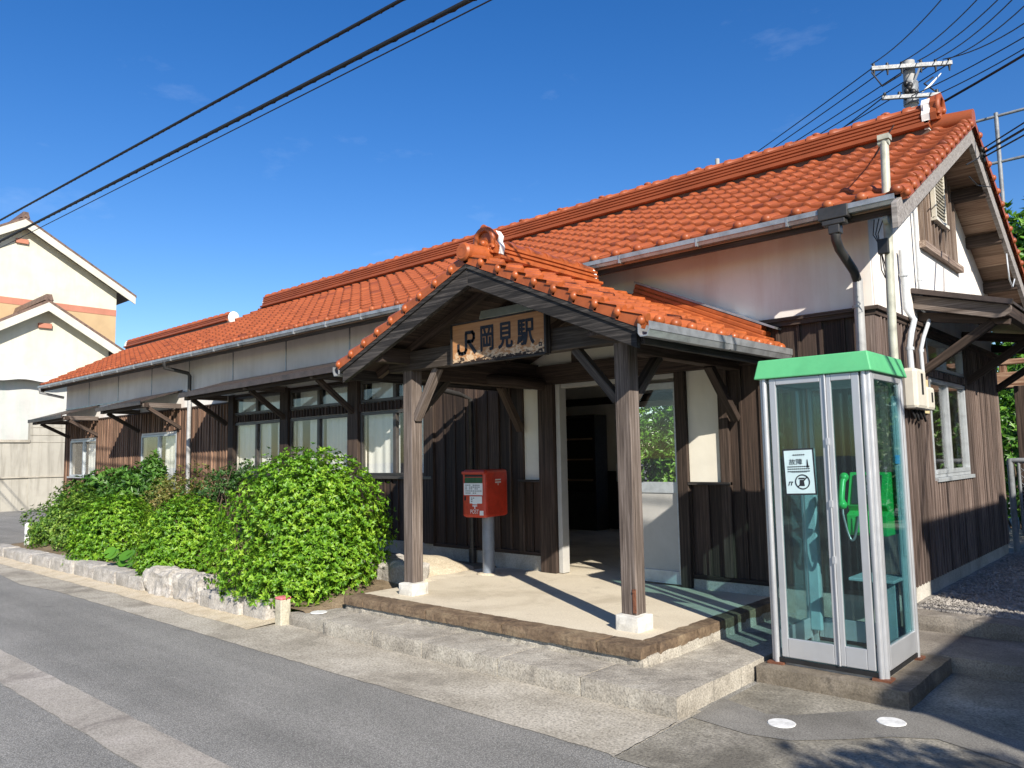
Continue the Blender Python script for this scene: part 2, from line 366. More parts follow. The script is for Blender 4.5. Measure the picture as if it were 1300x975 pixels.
# ------------------------------------------------------------------ ground
def sheet(name, polys, mat, z, label, cat='ground', sub=0):
    mb = MB()
    for poly in polys: mb.add([(p[0], p[1], z) for p in poly], [tuple(range(len(poly)))], .5)
    o = mb.build(name, mat); o['kind'] = 'structure'; return o
sheet('road', [[(-300, -300), (300, -300), (300, 300), (-300, 300)]], 'asphalt', 0, '')
def wob(x0, x1, y, n, amp, seed):
    return [(x0 + (x1 - x0) * i / n, y + amp * (mnoise.noise(V((i * .9, seed, 0))) + .6 * mnoise.noise(V((i * 2.7, seed, 4))))) for i in range(n + 1)]
edge = [(-2.645, 3.735)] + wob(-2.7, -11.8, 3.76, 60, .02, 1.) + [(-12.9, 3.64), (-14.9, 3.80), (-19, 3.75)]
sheet('pavement', [edge + [(-19, 4.75), (-2.645, 4.75)]], 'concrete', .004, '')
sheet('forecourt', [[(-2.63, 3.735), (8, 3.60), (8, 8), (-2.63, 8)]], 'concrete_fore', .005, '')
s0 = wob(-3.0, -14.5, 2.26, 70, .016, 2.); s1 = wob(-14.5, -3.0, 1.93, 70, .025, 3.)
sheet('road_patch', [s0 + s1], 'strip', .004, '')
sheet('asphalt_patch', [[(-2.63, 4.59), (-2.66, 5.08), (-2.29, 4.95), (-2.16, 5.02), (-1.96, 5.26), (-1.7, 5.55), (-1.39, 5.64), (-1.14, 5.47), (-.3, 5.2), (.5, 4.9), (.5, 4.6), (-.5, 4.75), (-.93, 5.0), (-1.33, 5.15), (-1.55, 5.02), (-1.73, 4.82), (-1.98, 4.59), (-2.22, 4.53)]], 'asphalt_patch', .009, '')
# sandy strip along the planting bed, slightly humped
mb = MB(); n = 60; vs = []; fs = []
for i in range(n + 1):
    x = -7.42 - 10.5 * i / n
    for j, (y, z) in enumerate([(4.16 + .05 * mnoise.noise(V((x * 1.7, 0, 0))), .0065), (4.30, .016), (4.56, .03)]): vs.append((x, y + .02 * mnoise.noise(V((x * 3, j, 1))), z))
for i in range(n):
    for j in range(2): fs.append((i * 3 + j, i * 3 + j + 1, i * 3 + 4 + j, i * 3 + 3 + j))
mb.add(vs, fs, .5, None, True); mb.build('sandy_verge', 'sand')['kind'] = 'structure'
# hairline cracks and the joint between pavement slabs
mb = MB(); random.seed(21)
def crack(pts, wd, z):
    P = []
    for (a, b) in zip(pts[:-1], pts[1:]):
        for i in range(8):
            t = i / 8; P.append(V((a[0] + (b[0] - a[0]) * t + random.uniform(-.005, .005), a[1] + (b[1] - a[1]) * t + random.uniform(-.005, .005), z)))
    for i in range(len(P) - 1):
        d = (P[i + 1] - P[i]).normalized(); n_ = V((-d.y, d.x, 0)) * wd * random.uniform(.4, 1); mb.add([P[i] - n_, P[i + 1] - n_, P[i + 1] + n_, P[i] + n_], [(0, 1, 2, 3)], .5)
crack([(-2.64, 3.74), (-2.65, 4.1), (-2.66, 4.5)], .005, .0088)
mb.build('crack', 'ink')['kind'] = 'structure'
# painted white discs
for (x, y, z, lab) in [(-2.14, 4.84, .013, 'white painted disc on the dark patch left of the other, below the phone booth door'), (-1.625, 5.29, .013, 'white painted disc on the ground below the right corner of the booth plinth'), (-6.96, 4.68, .152, 'white painted disc on the low step beside the red topped stake')]:
    mb = MB(); r0 = [.083 * (1 + .05 * mnoise.noise(V((i * .7, x, 0)))) for i in range(28)]
    mb.add([(x + r0[i] * math.cos(2 * math.pi * i / 28), y + r0[i] * math.sin(2 * math.pi * i / 28), z) for i in range(28)] + [(x + 1.05 * r0[i] * math.cos(2 * math.pi * i / 28), y + 1.05 * r0[i] * math.sin(2 * math.pi * i / 28), z - .006) for i in range(28)], [tuple(range(28))] + [(28 + i, 28 + (i + 1) % 28, (i + 1) % 28, i) for i in range(28)], .5)
    single(mb, 'painted_disc', 'white', (x, y, z - .006), lab, 'ground marker')
# steps and porch platform
mb = MB()
xs = [-6.62, -5.84, -5.16, -4.27, -3.46, -2.68]
for i in range(5): mb.rock(xs[i] + .0015, xs[i + 1] - .0015, 4.5, 5.0, 0, .144, .045, .0028, 26, .45 + .1 * (i % 2), 3, .012)
ys = [5.0, 5.42, 6.2, 7.46]
for i in range(3): mb.rock(-3.25, -2.68, ys[i] + .002, ys[i + 1] - .002, 0, .143, .05, .0028, 26, .5, 3, .012)
mb.rock(-7.3, -6.63, 4.53, 5.35, 0, .138, .08, .009, 5, .2, 31, .03)
mb.rock(-6.9, -3.22, 4.955, 5.1, .05, .225, .05, .014, 9, .3, 37, .03)     # rough base below the edging
mb.rock(-3.36, -3.2, 5.0, 7.46, .05, .225, .06, .012, 9, .3, 38, .03)
single(mb, 'entrance_step', 'concrete_step', (-5, 4.8, 0), 'low pitted concrete step wrapping round the porch platform', 'step')
pl = empty('porch_platform', (-5, 6.2, 0), 'sandy concrete porch floor with brown stone edging under the entrance', 'platform')
mb = MB(); mb.rock(-6.86, -3.34, 5.14, 7.5, .1, .286, .25, .003, 2, .5, 3, .01); mb.rock(-7.75, -6.84, 6.25, 7.5, .08, .284, .2, .004, 3, .5, 4, .05)
mb.build('floor_slab', 'floor', pl)
mb = MB(); xs = [-6.88, -6.55, -5.6, -4.62, -3.62, -3.22]
for i in range(5): mb.rock(xs[i] + .002, xs[i + 1] - .002, 4.925, 5.16, .205, .291, .045, .0045, 18, None, 40, .014)
ys = [5.165, 5.75, 6.5, 7.45]
for i in range(3): mb.rock(-3.36, -3.205, ys[i], ys[i + 1] - .004, .205, .291, .045, .0045, 18, None, 40, .014)
mb.build('edging_stone', 'edging', pl)
# right hand steps
mb = MB(); mb.rock(-2.67, 3.0, 6.74, 7.62, 0, .125, .14, .006, 5, .4, 60, .02)
single(mb, 'side_step', 'concrete_dark', (-.5, 7, 0), 'wide shaded concrete step leading up beside the gable wall', 'step')
mb = MB(); xs = [-2.2, -1.62, -.95, -.2, .6, 1.5, 2.4, 3]
for i in range(7): mb.rock(xs[i] - .008, xs[i + 1] + .008, 7.56, 7.84, .1, .26, .07, .009, 7, None, 65 + i, .03)
single(mb, 'retaining_kerb', 'concrete_dark', (-.5, 7.7, .1), 'row of stone kerb blocks holding back the gravel', 'kerb')
mb = MB(); nx, ny = 30, 60; vs = []; fs = []
for i in range(nx + 1):
    for j in range(ny + 1):
        x = -2.24 + 7 * i / nx; y = 7.8 + 22 * j / ny; vs.append((x, y, .245 + .012 * mnoise.noise(V((x * 3, y * 3, 0)))))
for i in range(nx):
    for j in range(ny): fs.append((i * (ny + 1) + j, (i + 1) * (ny + 1) + j, (i + 1) * (ny + 1) + j + 1, i * (ny + 1) + j + 1))
mb.add(vs, fs, .4, None, True); mb.build('gravel_yard', 'gravelrock')['kind'] = 'structure'
mb = MB(); OCT = [(1, 0, 0), (-1, 0, 0), (0, 1, 0), (0, -1, 0), (0, 0, 1), (0, 0, -1)]; OF = [(0, 2, 4), (2, 1, 4), (1, 3, 4), (3, 0, 4), (2, 0, 5), (1, 2, 5), (3, 1, 5), (0, 3, 5)]
for i in range(6500):
    x = random.uniform(-2.16, -.6); y = 7.86 + 5.5 * random.random() ** 1.5; s = random.uniform(.008, .026) * (1.6 if random.random() < .06 else 1)
    a = random.uniform(0, 6.28); ca, sa = math.cos(a), math.sin(a)
    vs = []
    for p in OCT:
        q = [p[k] * s * random.uniform(.6, 1.25) for k in range(3)]; vs.append((x + q[0] * ca - q[1] * sa, y + q[0] * sa + q[1] * ca, .25 + q[2] * .7))
    mb.add(vs, OF)
o = mb.build('gravel', 'gravelrock'); tag(o, 'loose grey gravel beside the gable wall', 'gravel', None, 'stuff')

# planting bed
mb = MB(); nx, ny = 50, 14; vs = []; fs = []
for i in range(nx + 1):
    for j in range(ny + 1):
        x = -17.9 + 11.0 * i / nx; y = 4.6 + 2.95 * j / ny
        vs.append((x, y, .17 + .14 * j / ny + .035 * mnoise.noise(V((x * 1.8, y * 1.8, 0))) - (.12 if i == nx or i == 0 else 0)))
for i in range(nx):
    for j in range(ny): fs.append((i * (ny + 1) + j, (i + 1) * (ny + 1) + j, (i + 1) * (ny + 1) + j + 1, i * (ny + 1) + j + 1))
mb.add(vs, fs, .5, None, True); mb.build('planting_bed', 'soil')['kind'] = 'structure'
kx = -17.9; i = 0; kl = []
while kx < -7.75:
    w = random.uniform(.55, 1.15); kl.append((kx, min(kx + w, -7.6))); kx += w + .006
for i, (a, b) in enumerate(kl):
    mb = MB(); big = b > -9.9 and b < -8.9; h = .34 if big else random.uniform(.17, .24)
    mb.rock(a, b - .004, 4.43 + random.uniform(-.02, .02), 4.74, -.03, h, .05, .045 if big else .014, 5, None, 80, .09 if big else .035)
    single(mb, 'kerb_stone', 'kerbstone', ((a + b) / 2, 4.6, 0), 'rough pale stone in the row edging the planting bed', 'kerb stone', 'stones edging the planting bed')
for (x0, x1, y0, y1, h, lab) in [(-7.75, -7.1, 6.0, 6.35, .46, 'broken concrete block at the edge of the sandy mound by the mailbox'), (-8.5, -7.7, 6.2, 6.6, .48, 'rough block of stone between the round bush and the board wall')]:
    mb = MB(); mb.rock(x0, x1, y0, y1, .02, h, .05, .035, 4, .7, x0, .08)
    single(mb, 'stone_block', 'kerbstone', ((x0 + x1) / 2, (y0 + y1) / 2, .02), lab, 'stone')
mb = MB(); vs = []; fs = []; n = 16
for i in range(n + 1):
    for j in range(n + 1):
        u, w = i / n * 2 - 1, j / n * 2 - 1; x = -7.75 + u * .75; y = 6.75 + w * .7; r = max(0, 1 - u * u) * max(0, 1 - w * w)
        vs.append((x, y, .22 + .24 * r + .02 * mnoise.noise(V((x * 6, y * 6, 0)))))
for i in range(n):
    for j in range(n): fs.append((i * (n + 1) + j, (i + 1) * (n + 1) + j, (i + 1) * (n + 1) + j + 1, i * (n + 1) + j + 1))
mb.add(vs, fs, .5, None, True); mb.build('sand_mound', 'sand')['kind'] = 'structure'
# survey stake and white marker post
st = empty('survey_stake', (-7.375, 4.52, 0), 'short square concrete stake with a red painted top', 'stake')
mb = MB(); mb.box(-7.44, -7.32, 4.46, 4.58, -.05, .262, .5); mb.build('shaft', 'stake', st, .012)
mb = MB(); mb.box(-7.443, -7.317, 4.457, 4.583, .258, .287, .5); mb.build('cap', 'pink', st, .012)
mp = empty('marker_post', (-17.25, 4.95, .1), 'short white marker post half hidden in the end bush', 'post')
mb = MB(); mb.tube([(-17.25, 4.95, .1), (-17.25, 4.95, .56)], .05, 12); mb.tube([(-17.25, 4.95, .56), (-17.25, 4.95, .60)], [.05, .02], 12); mb.build('shaft', 'white', mp)
mb = MB(); mb.tube([(-17.25, 4.95, .36), (-17.25, 4.95, .385)], .053, 12); mb.build('band', 'gutter', mp)

# ------------------------------------------------------------------ station building
ST = empty('station_building', (-12.7, 10, 0), 'long low wooden railway station with orange tiled roof and white plaster', 'station')
XL, XR, YF, YB = -23.25, -2.236, 7.5, 12.75
def slabs(name, rects, mat, y0, y1, parent=ST, bevel=0):
    mb = MB()
    for (x0, x1, z0, z1) in rects: mb.box(x0, x1, y0, y1, z0, z1)
    return mb.build(name, mat, parent, bevel)
def cladding(mb, a0, a1, z0, z1, axis, pos, out, w=.17, bat=True, bw=.028, clip=None):
    """vertical boards with cover battens on a wall plane; axis 'x' or 'y'"""
    n = max(1, round((a1 - a0) / w)); w = (a1 - a0) / n
    for i in range(n):
        p, q = a0 + i * w, a0 + (i + 1) * w; d = out * (.016 + random.uniform(0, .006))
        zt = z1 if clip is None else min(z1, clip((p + q) / 2))
        if zt <= z0: continue
        lo, hi = sorted((pos, pos + d))
        if axis == 'x': mb.box(p + .001, q - .001, lo, hi, z0, zt)
        else: mb.box(lo, hi, p + .001, q - .001, z0, zt)
        if bat:
            lo, hi = sorted((pos + out * .002, pos + out * (.05 if axis == 'y' else .04))); h = bw / 2
            if axis == 'x': mb.box(p - h, p + h, lo, hi, z0 + .001, zt - .001)
            else: mb.box(lo, hi, p - h, p + h, z0 + .001, zt - .001)
# backing walls (thick, with openings)
WINS = [(-10.02, -8.34), (-12.06, -10.33), (-14.07, -12.35)]
R = [(XL, -22.84, .1, 3.2), (-22.84, -21.0, .1, 1.40), (-22.84, -21.0, 2.36, 3.2), (-21.0, -18.3, .1, 3.2), (-18.3, -16.5, .1, 1.10), (-18.3, -16.5, 2.36, 3.2), (-16.5, -14.07, .1, 3.2)]
for a, b in WINS: R += [(a, b, .1, 1.45), (a, b, 2.455, 2.60), (a, b, 2.955, 3.2)]
R += [(-12.35, -12.06, .1, 3.2), (-10.33, -10.02, .1, 3.2), (-8.34, -6.26, .1, 3.2), (-4.2, -2.3, .1, 3.2), (-6.26, -4.2, 2.84, 3.2)]
slabs('front_wall', R, 'int_wall', 7.522, 7.62)
slabs('upper_wall', [(XL, -7.6, 3.2, 4.02)], 'panel_grey', 7.49, 7.62)
slabs('upper_plaster', [(-7.6, XR - .141, 3.03, 4.02)], 'plaster', 7.488, 7.62)
mb = MB()
for x in [-21.6, -19.7, -17.8, -15.95, -14.1, -12.2, -10.3, -8.6]: mb.box(x - .012, x + .012, 7.478, 7.489, 3.2, 4.0)
mb.box(XL, -7.6, 7.475, 7.489, 3.2, 3.235); mb.build('panel_joint', 'gutter', ST)
slabs('lower_plaster', [(XL + .02, -14.15, 2.86, 3.2), (-14.15, -8.2, 2.965, 3.2)], 'plaster', 7.492, 7.521)
# gable end wall
RZ = lambda y: 3.70 + .53 * (min(y, 20 - y) - 6.88)           # underside of the roof
poly = [(XR, 7.488, 2.95), (XR, YB, 2.95), (XR, YB, RZ(YB)), (XR, 10, RZ(10)), (XR, 7.488, RZ(YF))]
mb = MB(); mb.prism(poly, (-.14, 0, 0)); mb.build('gable_plaster', 'plaster', ST)
mb = MB()
for (y0, y1, z0, z1) in [(YF, 9.23, .2, 2.95), (10.85, YB, .2, 2.95), (9.23, 10.85, .2, 1.4), (9.23, 10.85, 2.49, 2.58), (9.23, 10.85, 2.93, 2.95)]: mb.box(XR - .13, XR - .022, y0, y1, z0, z1)
mb.build('side_wall', 'int_wall', ST)
mb = MB(); mb.box(XL, XL + .12, YF, YB, .1, 4.0); mb.prism([(XL, YF, 4.0), (XL, YB - 1.6, 4.0), (XL, 9.2, RZ(9.2))], (.12, 0, 0)); mb.build('end_wall', 'wood_dark', ST)
slabs('rear_wall', [(XL, -8.3, .1, 3.8), (-7.2, XR - .14, .1, 3.8), (-8.3, -7.2, .1, 1.12), (-8.3, -7.2, 2.62, 3.8)], 'int_wall', 12.65, YB)
# foundation
mb = MB(); mb.box(XL, -6.27, 7.478, 7.53, .05, .50); mb.box(-4.2, XR + .012, 7.478, 7.53, .05, .40); mb.box(XR - .06, XR + .014, 7.48, YB, .1, .385)
mb.build('foundation', 'found', ST, .006)
# cladding
def clad(mat, *a, **k):
    mb = MB(); cladding(mb, *a, **k); return mb.build('cladding', mat, ST)
clad('wood_dark', -8.28, -6.60, .5, 2.965, 'x', 7.522, -1, .2)
clad('wood_dark', -6.6, -6.29, .5, 1.385, 'x', 7.522, -1, .15)
clad('wood_dark', -3.80, -2.30, .41, 3.0, 'x', 7.522, -1, .22)
clad('wood_dark', -4.2, -3.80, .41, 1.39, 'x', 7.522, -1, .2)
for a, b in WINS: clad('wood_dark', a - .02, b + .02, .5, 1.44, 'x', 7.522, -1, .15)
for a, b in WINS: clad('wood_dark', a + .0, b - .0, 2.462, 2.595, 'x', 7.522, -1, .09)
mb = MB(); mb.box(-8.3, -6.3, 7.47, 7.53, .47, .515); mb.build('base_rail', 'wood_dark', ST); mb = MB(); mb.box(-4.2, -2.3, 7.47, 7.53, .385, .43); mb.build('base_rail', 'wood_dark', ST)
clad('wood_sunlit', -16.46, -14.2, .5, 2.86, 'x', 7.522, -1, .12, True, .022)
clad('wood_sunlit', -21.0, -18.36, .5, 2.86, 'x', 7.522, -1, .12, True, .022)
clad('wood_sunlit', XL + .02, -22.88, .5, 2.86, 'x', 7.522, -1, .12)
clad('wood_sunlit', -18.3, -16.5, .5, 1.1, 'x', 7.522, -1, .12); clad('wood_sunlit', -22.84, -21.0, .5, 1.38, 'x', 7.522, -1, .12)
clad('wood_sunlit', -18.3, -16.5, 2.40, 2.86, 'x', 7.522, -1, .12); clad('wood_sunlit', -22.84, -21.0, 2.40, 2.86, 'x', 7.522, -1, .12)
clad('wood_gable', 7.62, 9.2, .385, 3.0, 'y', XR - .022, 1, .105, True, .03); clad('wood_gable', 10.88, YB - .1, .385, 3.0, 'y', XR - .022, 1, .105, True, .03)
clad('wood_gable', 9.2, 10.88, .385, 1.37, 'y', XR - .022, 1, .105, True, .03)
clad('wood_gable', 9.2, 10.88, 2.495, 2.57, 'y', XR - .022, 1, .105, True, .03)
for x in (-8.34, -10.175, -12.205, -14.14): mb = MB(); mb.box(x - .13 if x > -14 else x - .06, x + .13 if x < -8.5 else x + .07, 7.45, 7.53, .5, 3.0); mb.build('wall_post', 'wood_beam', ST)
mb = MB(); mb.box(XR - .03, XR + .02, 9.2, 10.88, 2.93, 2.953)
mb.build('window_head', 'wood_beam', ST)
mb = MB(); mb.box(XR - .09, XR + .018, 7.462, 7.62, .385, 2.954); mb.build('corner_post', 'wood_gable', ST); mb = MB(); mb.box(XR - .06, XR + .03, YB - .11, YB + .01, .385, 2.954); mb.build('corner_post', 'wood_gable', ST); mb = MB()
# ledge on top of the boards
mb.box(-3.85, XR + .06, 7.43, 7.52, 3.0, 3.035); mb.box(XR - .02, XR + .06, 7.52, YB + .02, 3.0, 3.036)
mb.box(-3.85, XR + .035, 7.455, 7.52, 2.955, 3.0); mb.box(XR - .02, XR + .035, 7.52, YB + .02, 2.955, 2.999)
mb.build('ledge', 'wood_beam', ST); mb = MB(); mb.box(XL, -14.2, 7.47, 7.52, 2.85, 2.88); mb.build('ledge', 'wood_beam', ST); mb = MB(); mb.box(-14.2, -8.2, 7.46, 7.52, 2.955, 2.99); mb.build('ledge', 'wood_beam', ST)
# entrance framing
mb = MB(); mb.box(-6.27, -6.03, 7.42, 7.60, .285, 2.60); mb.box(-4.33, -4.20, 7.44, 7.60, .285, 2.60)
mb.box(-3.83, -3.72, 7.46, 7.58, .43, 2.6)
mb.box(-6.66, -3.3, 7.44, 7.62, 2.60, 2.84); mb.box(-5.75, -5.64, 7.46, 7.6, 2.84, 3.2); mb.box(-4.55, -4.44, 7.46, 7.6, 2.84, 3.2); mb.box(-6.66, -6.56, 7.46, 7.6, .5, 3.2)
mb.build('entrance_frame', 'wood_beam', ST, .006)
mb = MB(); mb.box(-6.64, -6.26, 7.435, 7.53, 1.385, 1.415); mb.build('ledge_strip', 'wood_barge', ST); mb = MB(); mb.box(-4.2, -3.72, 7.435, 7.53, 1.375, 1.405); mb.build('ledge_strip', 'wood_barge', ST)
slabs('cream_panel', [(-6.56, -6.27, 1.415, 2.6), (-4.2, -3.83, 1.405, 2.6), (-6.55, -3.4, 2.84, 3.2)], 'plaster_in', 7.492, 7.61)
# sliding door
mb = MB(); mb.box(-6.02, -5.955, 7.47, 7.6, .29, 2.595); mb.box(-5.955, -4.33, 7.50, 7.6, 2.545, 2.597); mb.build('door_frame', 'alu_grey', ST, .004)
dr = MB(); dr.box(-4.90, -4.86, 7.49, 7.53, .30, 2.5); dr.box(-4.375, -4.335, 7.49, 7.53, .30, 2.5); dr.box(-4.86, -4.375, 7.49, 7.53, .30, .44); dr.box(-4.86, -4.375, 7.49, 7.53, 1.28, 1.40); dr.box(-4.86, -4.375, 7.49, 7.53, 2.43, 2.5)
door = dr.build('door', 'alu_light', ST, .003)
mb = MB(); mb.box(-4.86, -4.375, 7.502, 7.518, .44, 1.28); mb.build('door_panel', 'alu_grey', door)
mb = MB(); mb.box(-4.86, -4.375, 7.506, 7.512, 1.40, 2.43); mb.build('pane', 'glass', door)

def window(x0, x1, z0, z1, fmat, curt=None, sill=True, y=7.49, fw=.045, wood_=None, split=.5, half=False):
    mb = MB(); xm = x0 + (x1 - x0) * split
    mb.box(x0, x1, y, y + .07, z1 - fw, z1); mb.box(x0, x1, y, y + .07, z0, z0 + fw)
    mb.box(x0, x0 + fw, y, y + .07, z0 + fw, z1 - fw); mb.box(x1 - fw, x1, y, y + .07, z0 + fw, z1 - fw); mb.box(xm - .035, xm + .035, y + .004, y + .066, z0 + fw, z1 - fw)
    if sill: mb.box(x0 - .04, x1 + .04, y - .05, y + .06, z0 - .045, z0 - .002)
    w = mb.build('window', fmat, ST, .003)
    for a, b, d in ((x0 + fw, xm - .035, .02), (xm + .035, x1 - fw, .04)):
        g = MB(); g.box(a, b, y + d, y + d + .005, z0 + fw, z1 - fw); g.build('pane', 'glass', w)
    if curt:
        for a, b in curt:
            g = MB(); n = int((b - a) / .02); vs = []; fs = []
            for i in range(n + 1):
                x = a + (b - a) * i / n; yy = y + .15 + .008 * math.sin(x * 31) + .008 * math.sin(x * 11 + z0)
                vs += [(x, yy, z0 - .05), (x, yy, z1 + .05)]
            fs = [(2 * i, 2 * i + 2, 2 * i + 3, 2 * i + 1) for i in range(n)]; g.add(vs, fs, .5, None, True); g.build('curtain', 'curtain', w)
    return w
for k, (a, b) in enumerate(WINS):
    m = (a + b) / 2
    cu = [[(a, m - .04), (m + .06, b)], [(a, a + .15), (a + .42, m - .03), (m + .05, b)], [(a, m - .1), (m - .03, m + .28), (m + .5, b)]][k]
    window(a, b, 1.455, 2.45, 'bronze_frame', cu)
    window(a, b, 2.605, 2.95, 'bronze_frame', [(a + .1, m - .2), (m + .02, b)], False)
window(-18.3, -16.5, 1.11, 2.35, 'alu_light', [(-17.35, -16.5)]); window(-22.84, -21.0, 1.41, 2.35, 'alu_light', [(-21.9, -21.0)])
# inside
mb = MB(); mb.box(-9.9, XR - .14, 7.5, 12.64, .1, .282, .5); mb.build('hall_floor', 'floor', ST)
mb = MB(); mb.box(XL, XR - .14, 7.62, 12.64, 3.25, 3.3); mb.build('hall_ceiling', 'int_wall', ST)
mb = MB(); mb.box(-10.1, -9.98, 7.62, 12.64, .28, 3.25); mb.box(-9.98, -8.32, 12.6, 12.64, .28, 1.4); mb.box(-7.18, -2.4, 12.6, 12.64, .28, 1.4); mb.box(-9.98, -3, 12.55, 12.64, 2.72, 2.86); mb.build('hall_wainscot', 'int_dark', ST)
cb = empty('display_cabinet', (-9.35, 12.3, .28), 'dark shelved cabinet against the back wall inside the entrance hall', 'cabinet')
mb = MB(); mb.box(-9.9, -9.84, 12.1, 12.5, .28, 2.5); mb.box(-8.86, -8.8, 12.1, 12.5, .28, 2.5); mb.box(-9.84, -8.86, 12.44, 12.5, .28, 2.5); mb.box(-9.84, -8.86, 12.1, 12.44, 2.44, 2.5); mb.box(-9.84, -8.86, 12.1, 12.44, .28, 1.0); mb.build('case', 'int_dark', cb)
for z in (1.22, 1.62, 2.02):
    mb = MB(); mb.box(-9.84, -8.86, 12.08, 12.43, z, z + .03); mb.build('shelf', 'wood_soffit', cb)
mb = MB(); mb.box(-8.65, -8.42, 12.575, 12.595, 1.2, 1.55, .5); single(mb, 'notice_sheet', 'paper', (-8.5, 12.58, 1.2), 'pale notice sheet on the dark wall inside the entrance hall', 'notice')

# gable window (on the side wall, plane x)
def side_window(y0, y1, z0, z1, sill):
    x = XR - .012; fw = .038; ym = (y0 + y1) / 2; mb = MB()
    mb.box(x - .06, x + .02, y0, y1, z1 - fw, z1); mb.box(x - .06, x + .02, y0, y1, z0, z0 + fw)
    mb.box(x - .06, x + .02, y0, y0 + fw, z0 + fw, z1 - fw); mb.box(x - .06, x + .02, y1 - fw, y1, z0 + fw, z1 - fw); mb.box(x - .05, x + .012, ym - .028, ym + .028, z0 + fw, z1 - fw)
    if sill: mb.box(x - .05, x + .06, y0 - .03, y1 + .03, z0 - .045, z0 - .003); mb.box(x - .02, x + .028, y0 + fw, y1 - fw, z0 + fw, z0 + fw + .045)
    w = mb.build('window', 'alu_light', ST, .003)
    for a, b, d in ((y0 + fw, ym - .028, .03), (ym + .028, y1 - fw, .015)):
        g = MB(); g.box(x - d - .005, x - d, a, b, z0 + fw, z1 - fw); g.build('pane', 'glass', w)
side_window(9.23, 10.85, 1.40, 2.48, True); side_window(9.23, 10.85, 2.59, 2.925, False)
# loft hatch of boards with louver
LY0, LY1, LZ = 9.28, 10.92, 4.0
lv = MB(); cladding(lv, LY0, LY1, LZ, 5.4, 'y', XR + .002, 1, .15, True, .03, lambda y: RZ(y) - .02); loft = lv.build('loft_boarding', 'wood_loft', ST)
mb = MB(); mb.box(XR + .002, XR + .07, LY0 - .05, LY1 + .06, LZ - .075, LZ); mb.build('sill', 'wood_loft', loft)
mb = MB(); mb.box(XR + .04, XR + .085, 9.70, 9.745, 4.36, 4.98); mb.box(XR + .04, XR + .085, 10.155, 10.2, 4.36, 4.98); mb.box(XR + .04, XR + .10, 9.66, 10.24, 4.32, 4.36)
z = 4.39
while z < 4.97: mb.obox((XR + .065, 9.95, z), (.02, 0, -.016), (0, .205, 0), (.003, 0, .004)); z += .042
mb.build('louver', 'meter', loft)

# ---------------- tiled roofs
def roof_tiles(mb, O, U, Sv, width, length, tw=.285, row=.247, top=None, amp=.026):
    """interlocking S-tiles: O eave corner, U along the eave, Sv up the slope (unit vectors)"""
    O, U, Sv = V(O), V(U).normalized(), V(Sv).normalized(); N = U.cross(Sv).normalized()
    nt = max(1, round(width / tw)); tw = width / nt; nr = max(1, math.ceil(length / row - .3)); row = length / nr
    prof = [0, .08, .2, .34, .48, .6, .68, .76, .84, .92, 1]
    def hh(u): return -.6 * amp * math.sin(math.pi * u / .66) if u < .66 else 1.35 * amp * math.sin(math.pi * (u - .66) / .34)
    for r in range(nr):
        for t in range(nt):
            j = random.uniform(-.003, .004); sk = random.uniform(-.003, .003); rd = min(1, max(0, random.gauss(.5, .13))); vs = []; gl = []
            if random.random() < .06: rd *= random.uniform(.1, .6)
            for u in prof:
                b = O + U * ((t + u) * tw); h = hh(u)
                lo = r * row - .012 + sk * (u - .5)
                vs.append(b + Sv * lo + N * (h + .002 + j)); vs.append(b + Sv * lo + N * (h + .036 + j)); vs.append(b + Sv * (lo + .007) + N * (h + .043 + j)); vs.append(b + Sv * ((r + 1) * row + .01) + N * (h + .004 + j * .3))
            k = len(prof); fs = []
            for i in range(k - 1):
                for q in range(3): fs.append((4 * i + q, 4 * i + 4 + q, 4 * i + 5 + q, 4 * i + 1 + q))
            mb.add(vs, fs, rd, None, True)
    return nt, tw, N
def caps_eave(mb, O, U, nt, tw, N, Sv, r=.0445, drop=.0):
    """rounded end caps on the eave rolls with a drooping lip between"""
    O, U, Sv = V(O), V(U).normalized(), V(Sv).normalized()
    rot = Matrix((U, Sv, N)).transposed()
    for t in range(nt):
        c = O + U * ((t + .83) * tw) + N * (.045 if r < .045 else .03) - Sv * .032
        mb.ball(c, r * 1.15, r * 1.0, r * .98, 12, 7, rot)
        p = [O + U * ((t + u) * tw) - Sv * .012 + N * (.03 - .028 * math.sin(math.pi * u / .66)) for u in (0, .15, .33, .5, .66)]
        q = [a - N * (.055 + .02 * math.sin(math.pi * i / 4)) for i, a in enumerate(p)]
        mb.add(p + q, [(i, 5 + i, 6 + i, 1 + i) for i in range(4)], random.gauss(.5, .15), None, True)
def verge(mb, P0, P1, out, N, r=.041, step=.247):
    """overlapping verge tiles with round ends down a gable edge"""
    P0, P1 = V(P0), V(P1); L = (P1 - P0).length; d = (P1 - P0) / L; n = max(1, round(L / step)); out = V(out).normalized(); N = V(N).normalized()
    for i in range(n):
        a = P0 + d * (L * i / n - .012); b = P0 + d * (L * (i + 1) / n + .01); lift = .03; rd = random.gauss(.5, .18)
        # side apron and rolled top
        mb.add([a + out * .02 + N * lift, b + out * .02 + N * .004, b + out * .02 - N * .062, a + out * .02 - N * .055], [(3, 2, 1, 0)], rd, None, False)
        mb.add([a + out * .02 + N * lift, a + out * .02 - N * .055, a - out * .03 - N * .055, a - out * .03 + N * lift], [(0, 1, 2, 3)], rd)
        mb.tube([a - out * .02 + N * (.004 + lift), b - out * .02 + N * .0], [r * .85, r * .7], 10, rd)
        mb.ball(a + d * .03 + out * .014 - N * .004, r * .9, r * .9, r, 12, 7, None, rd)
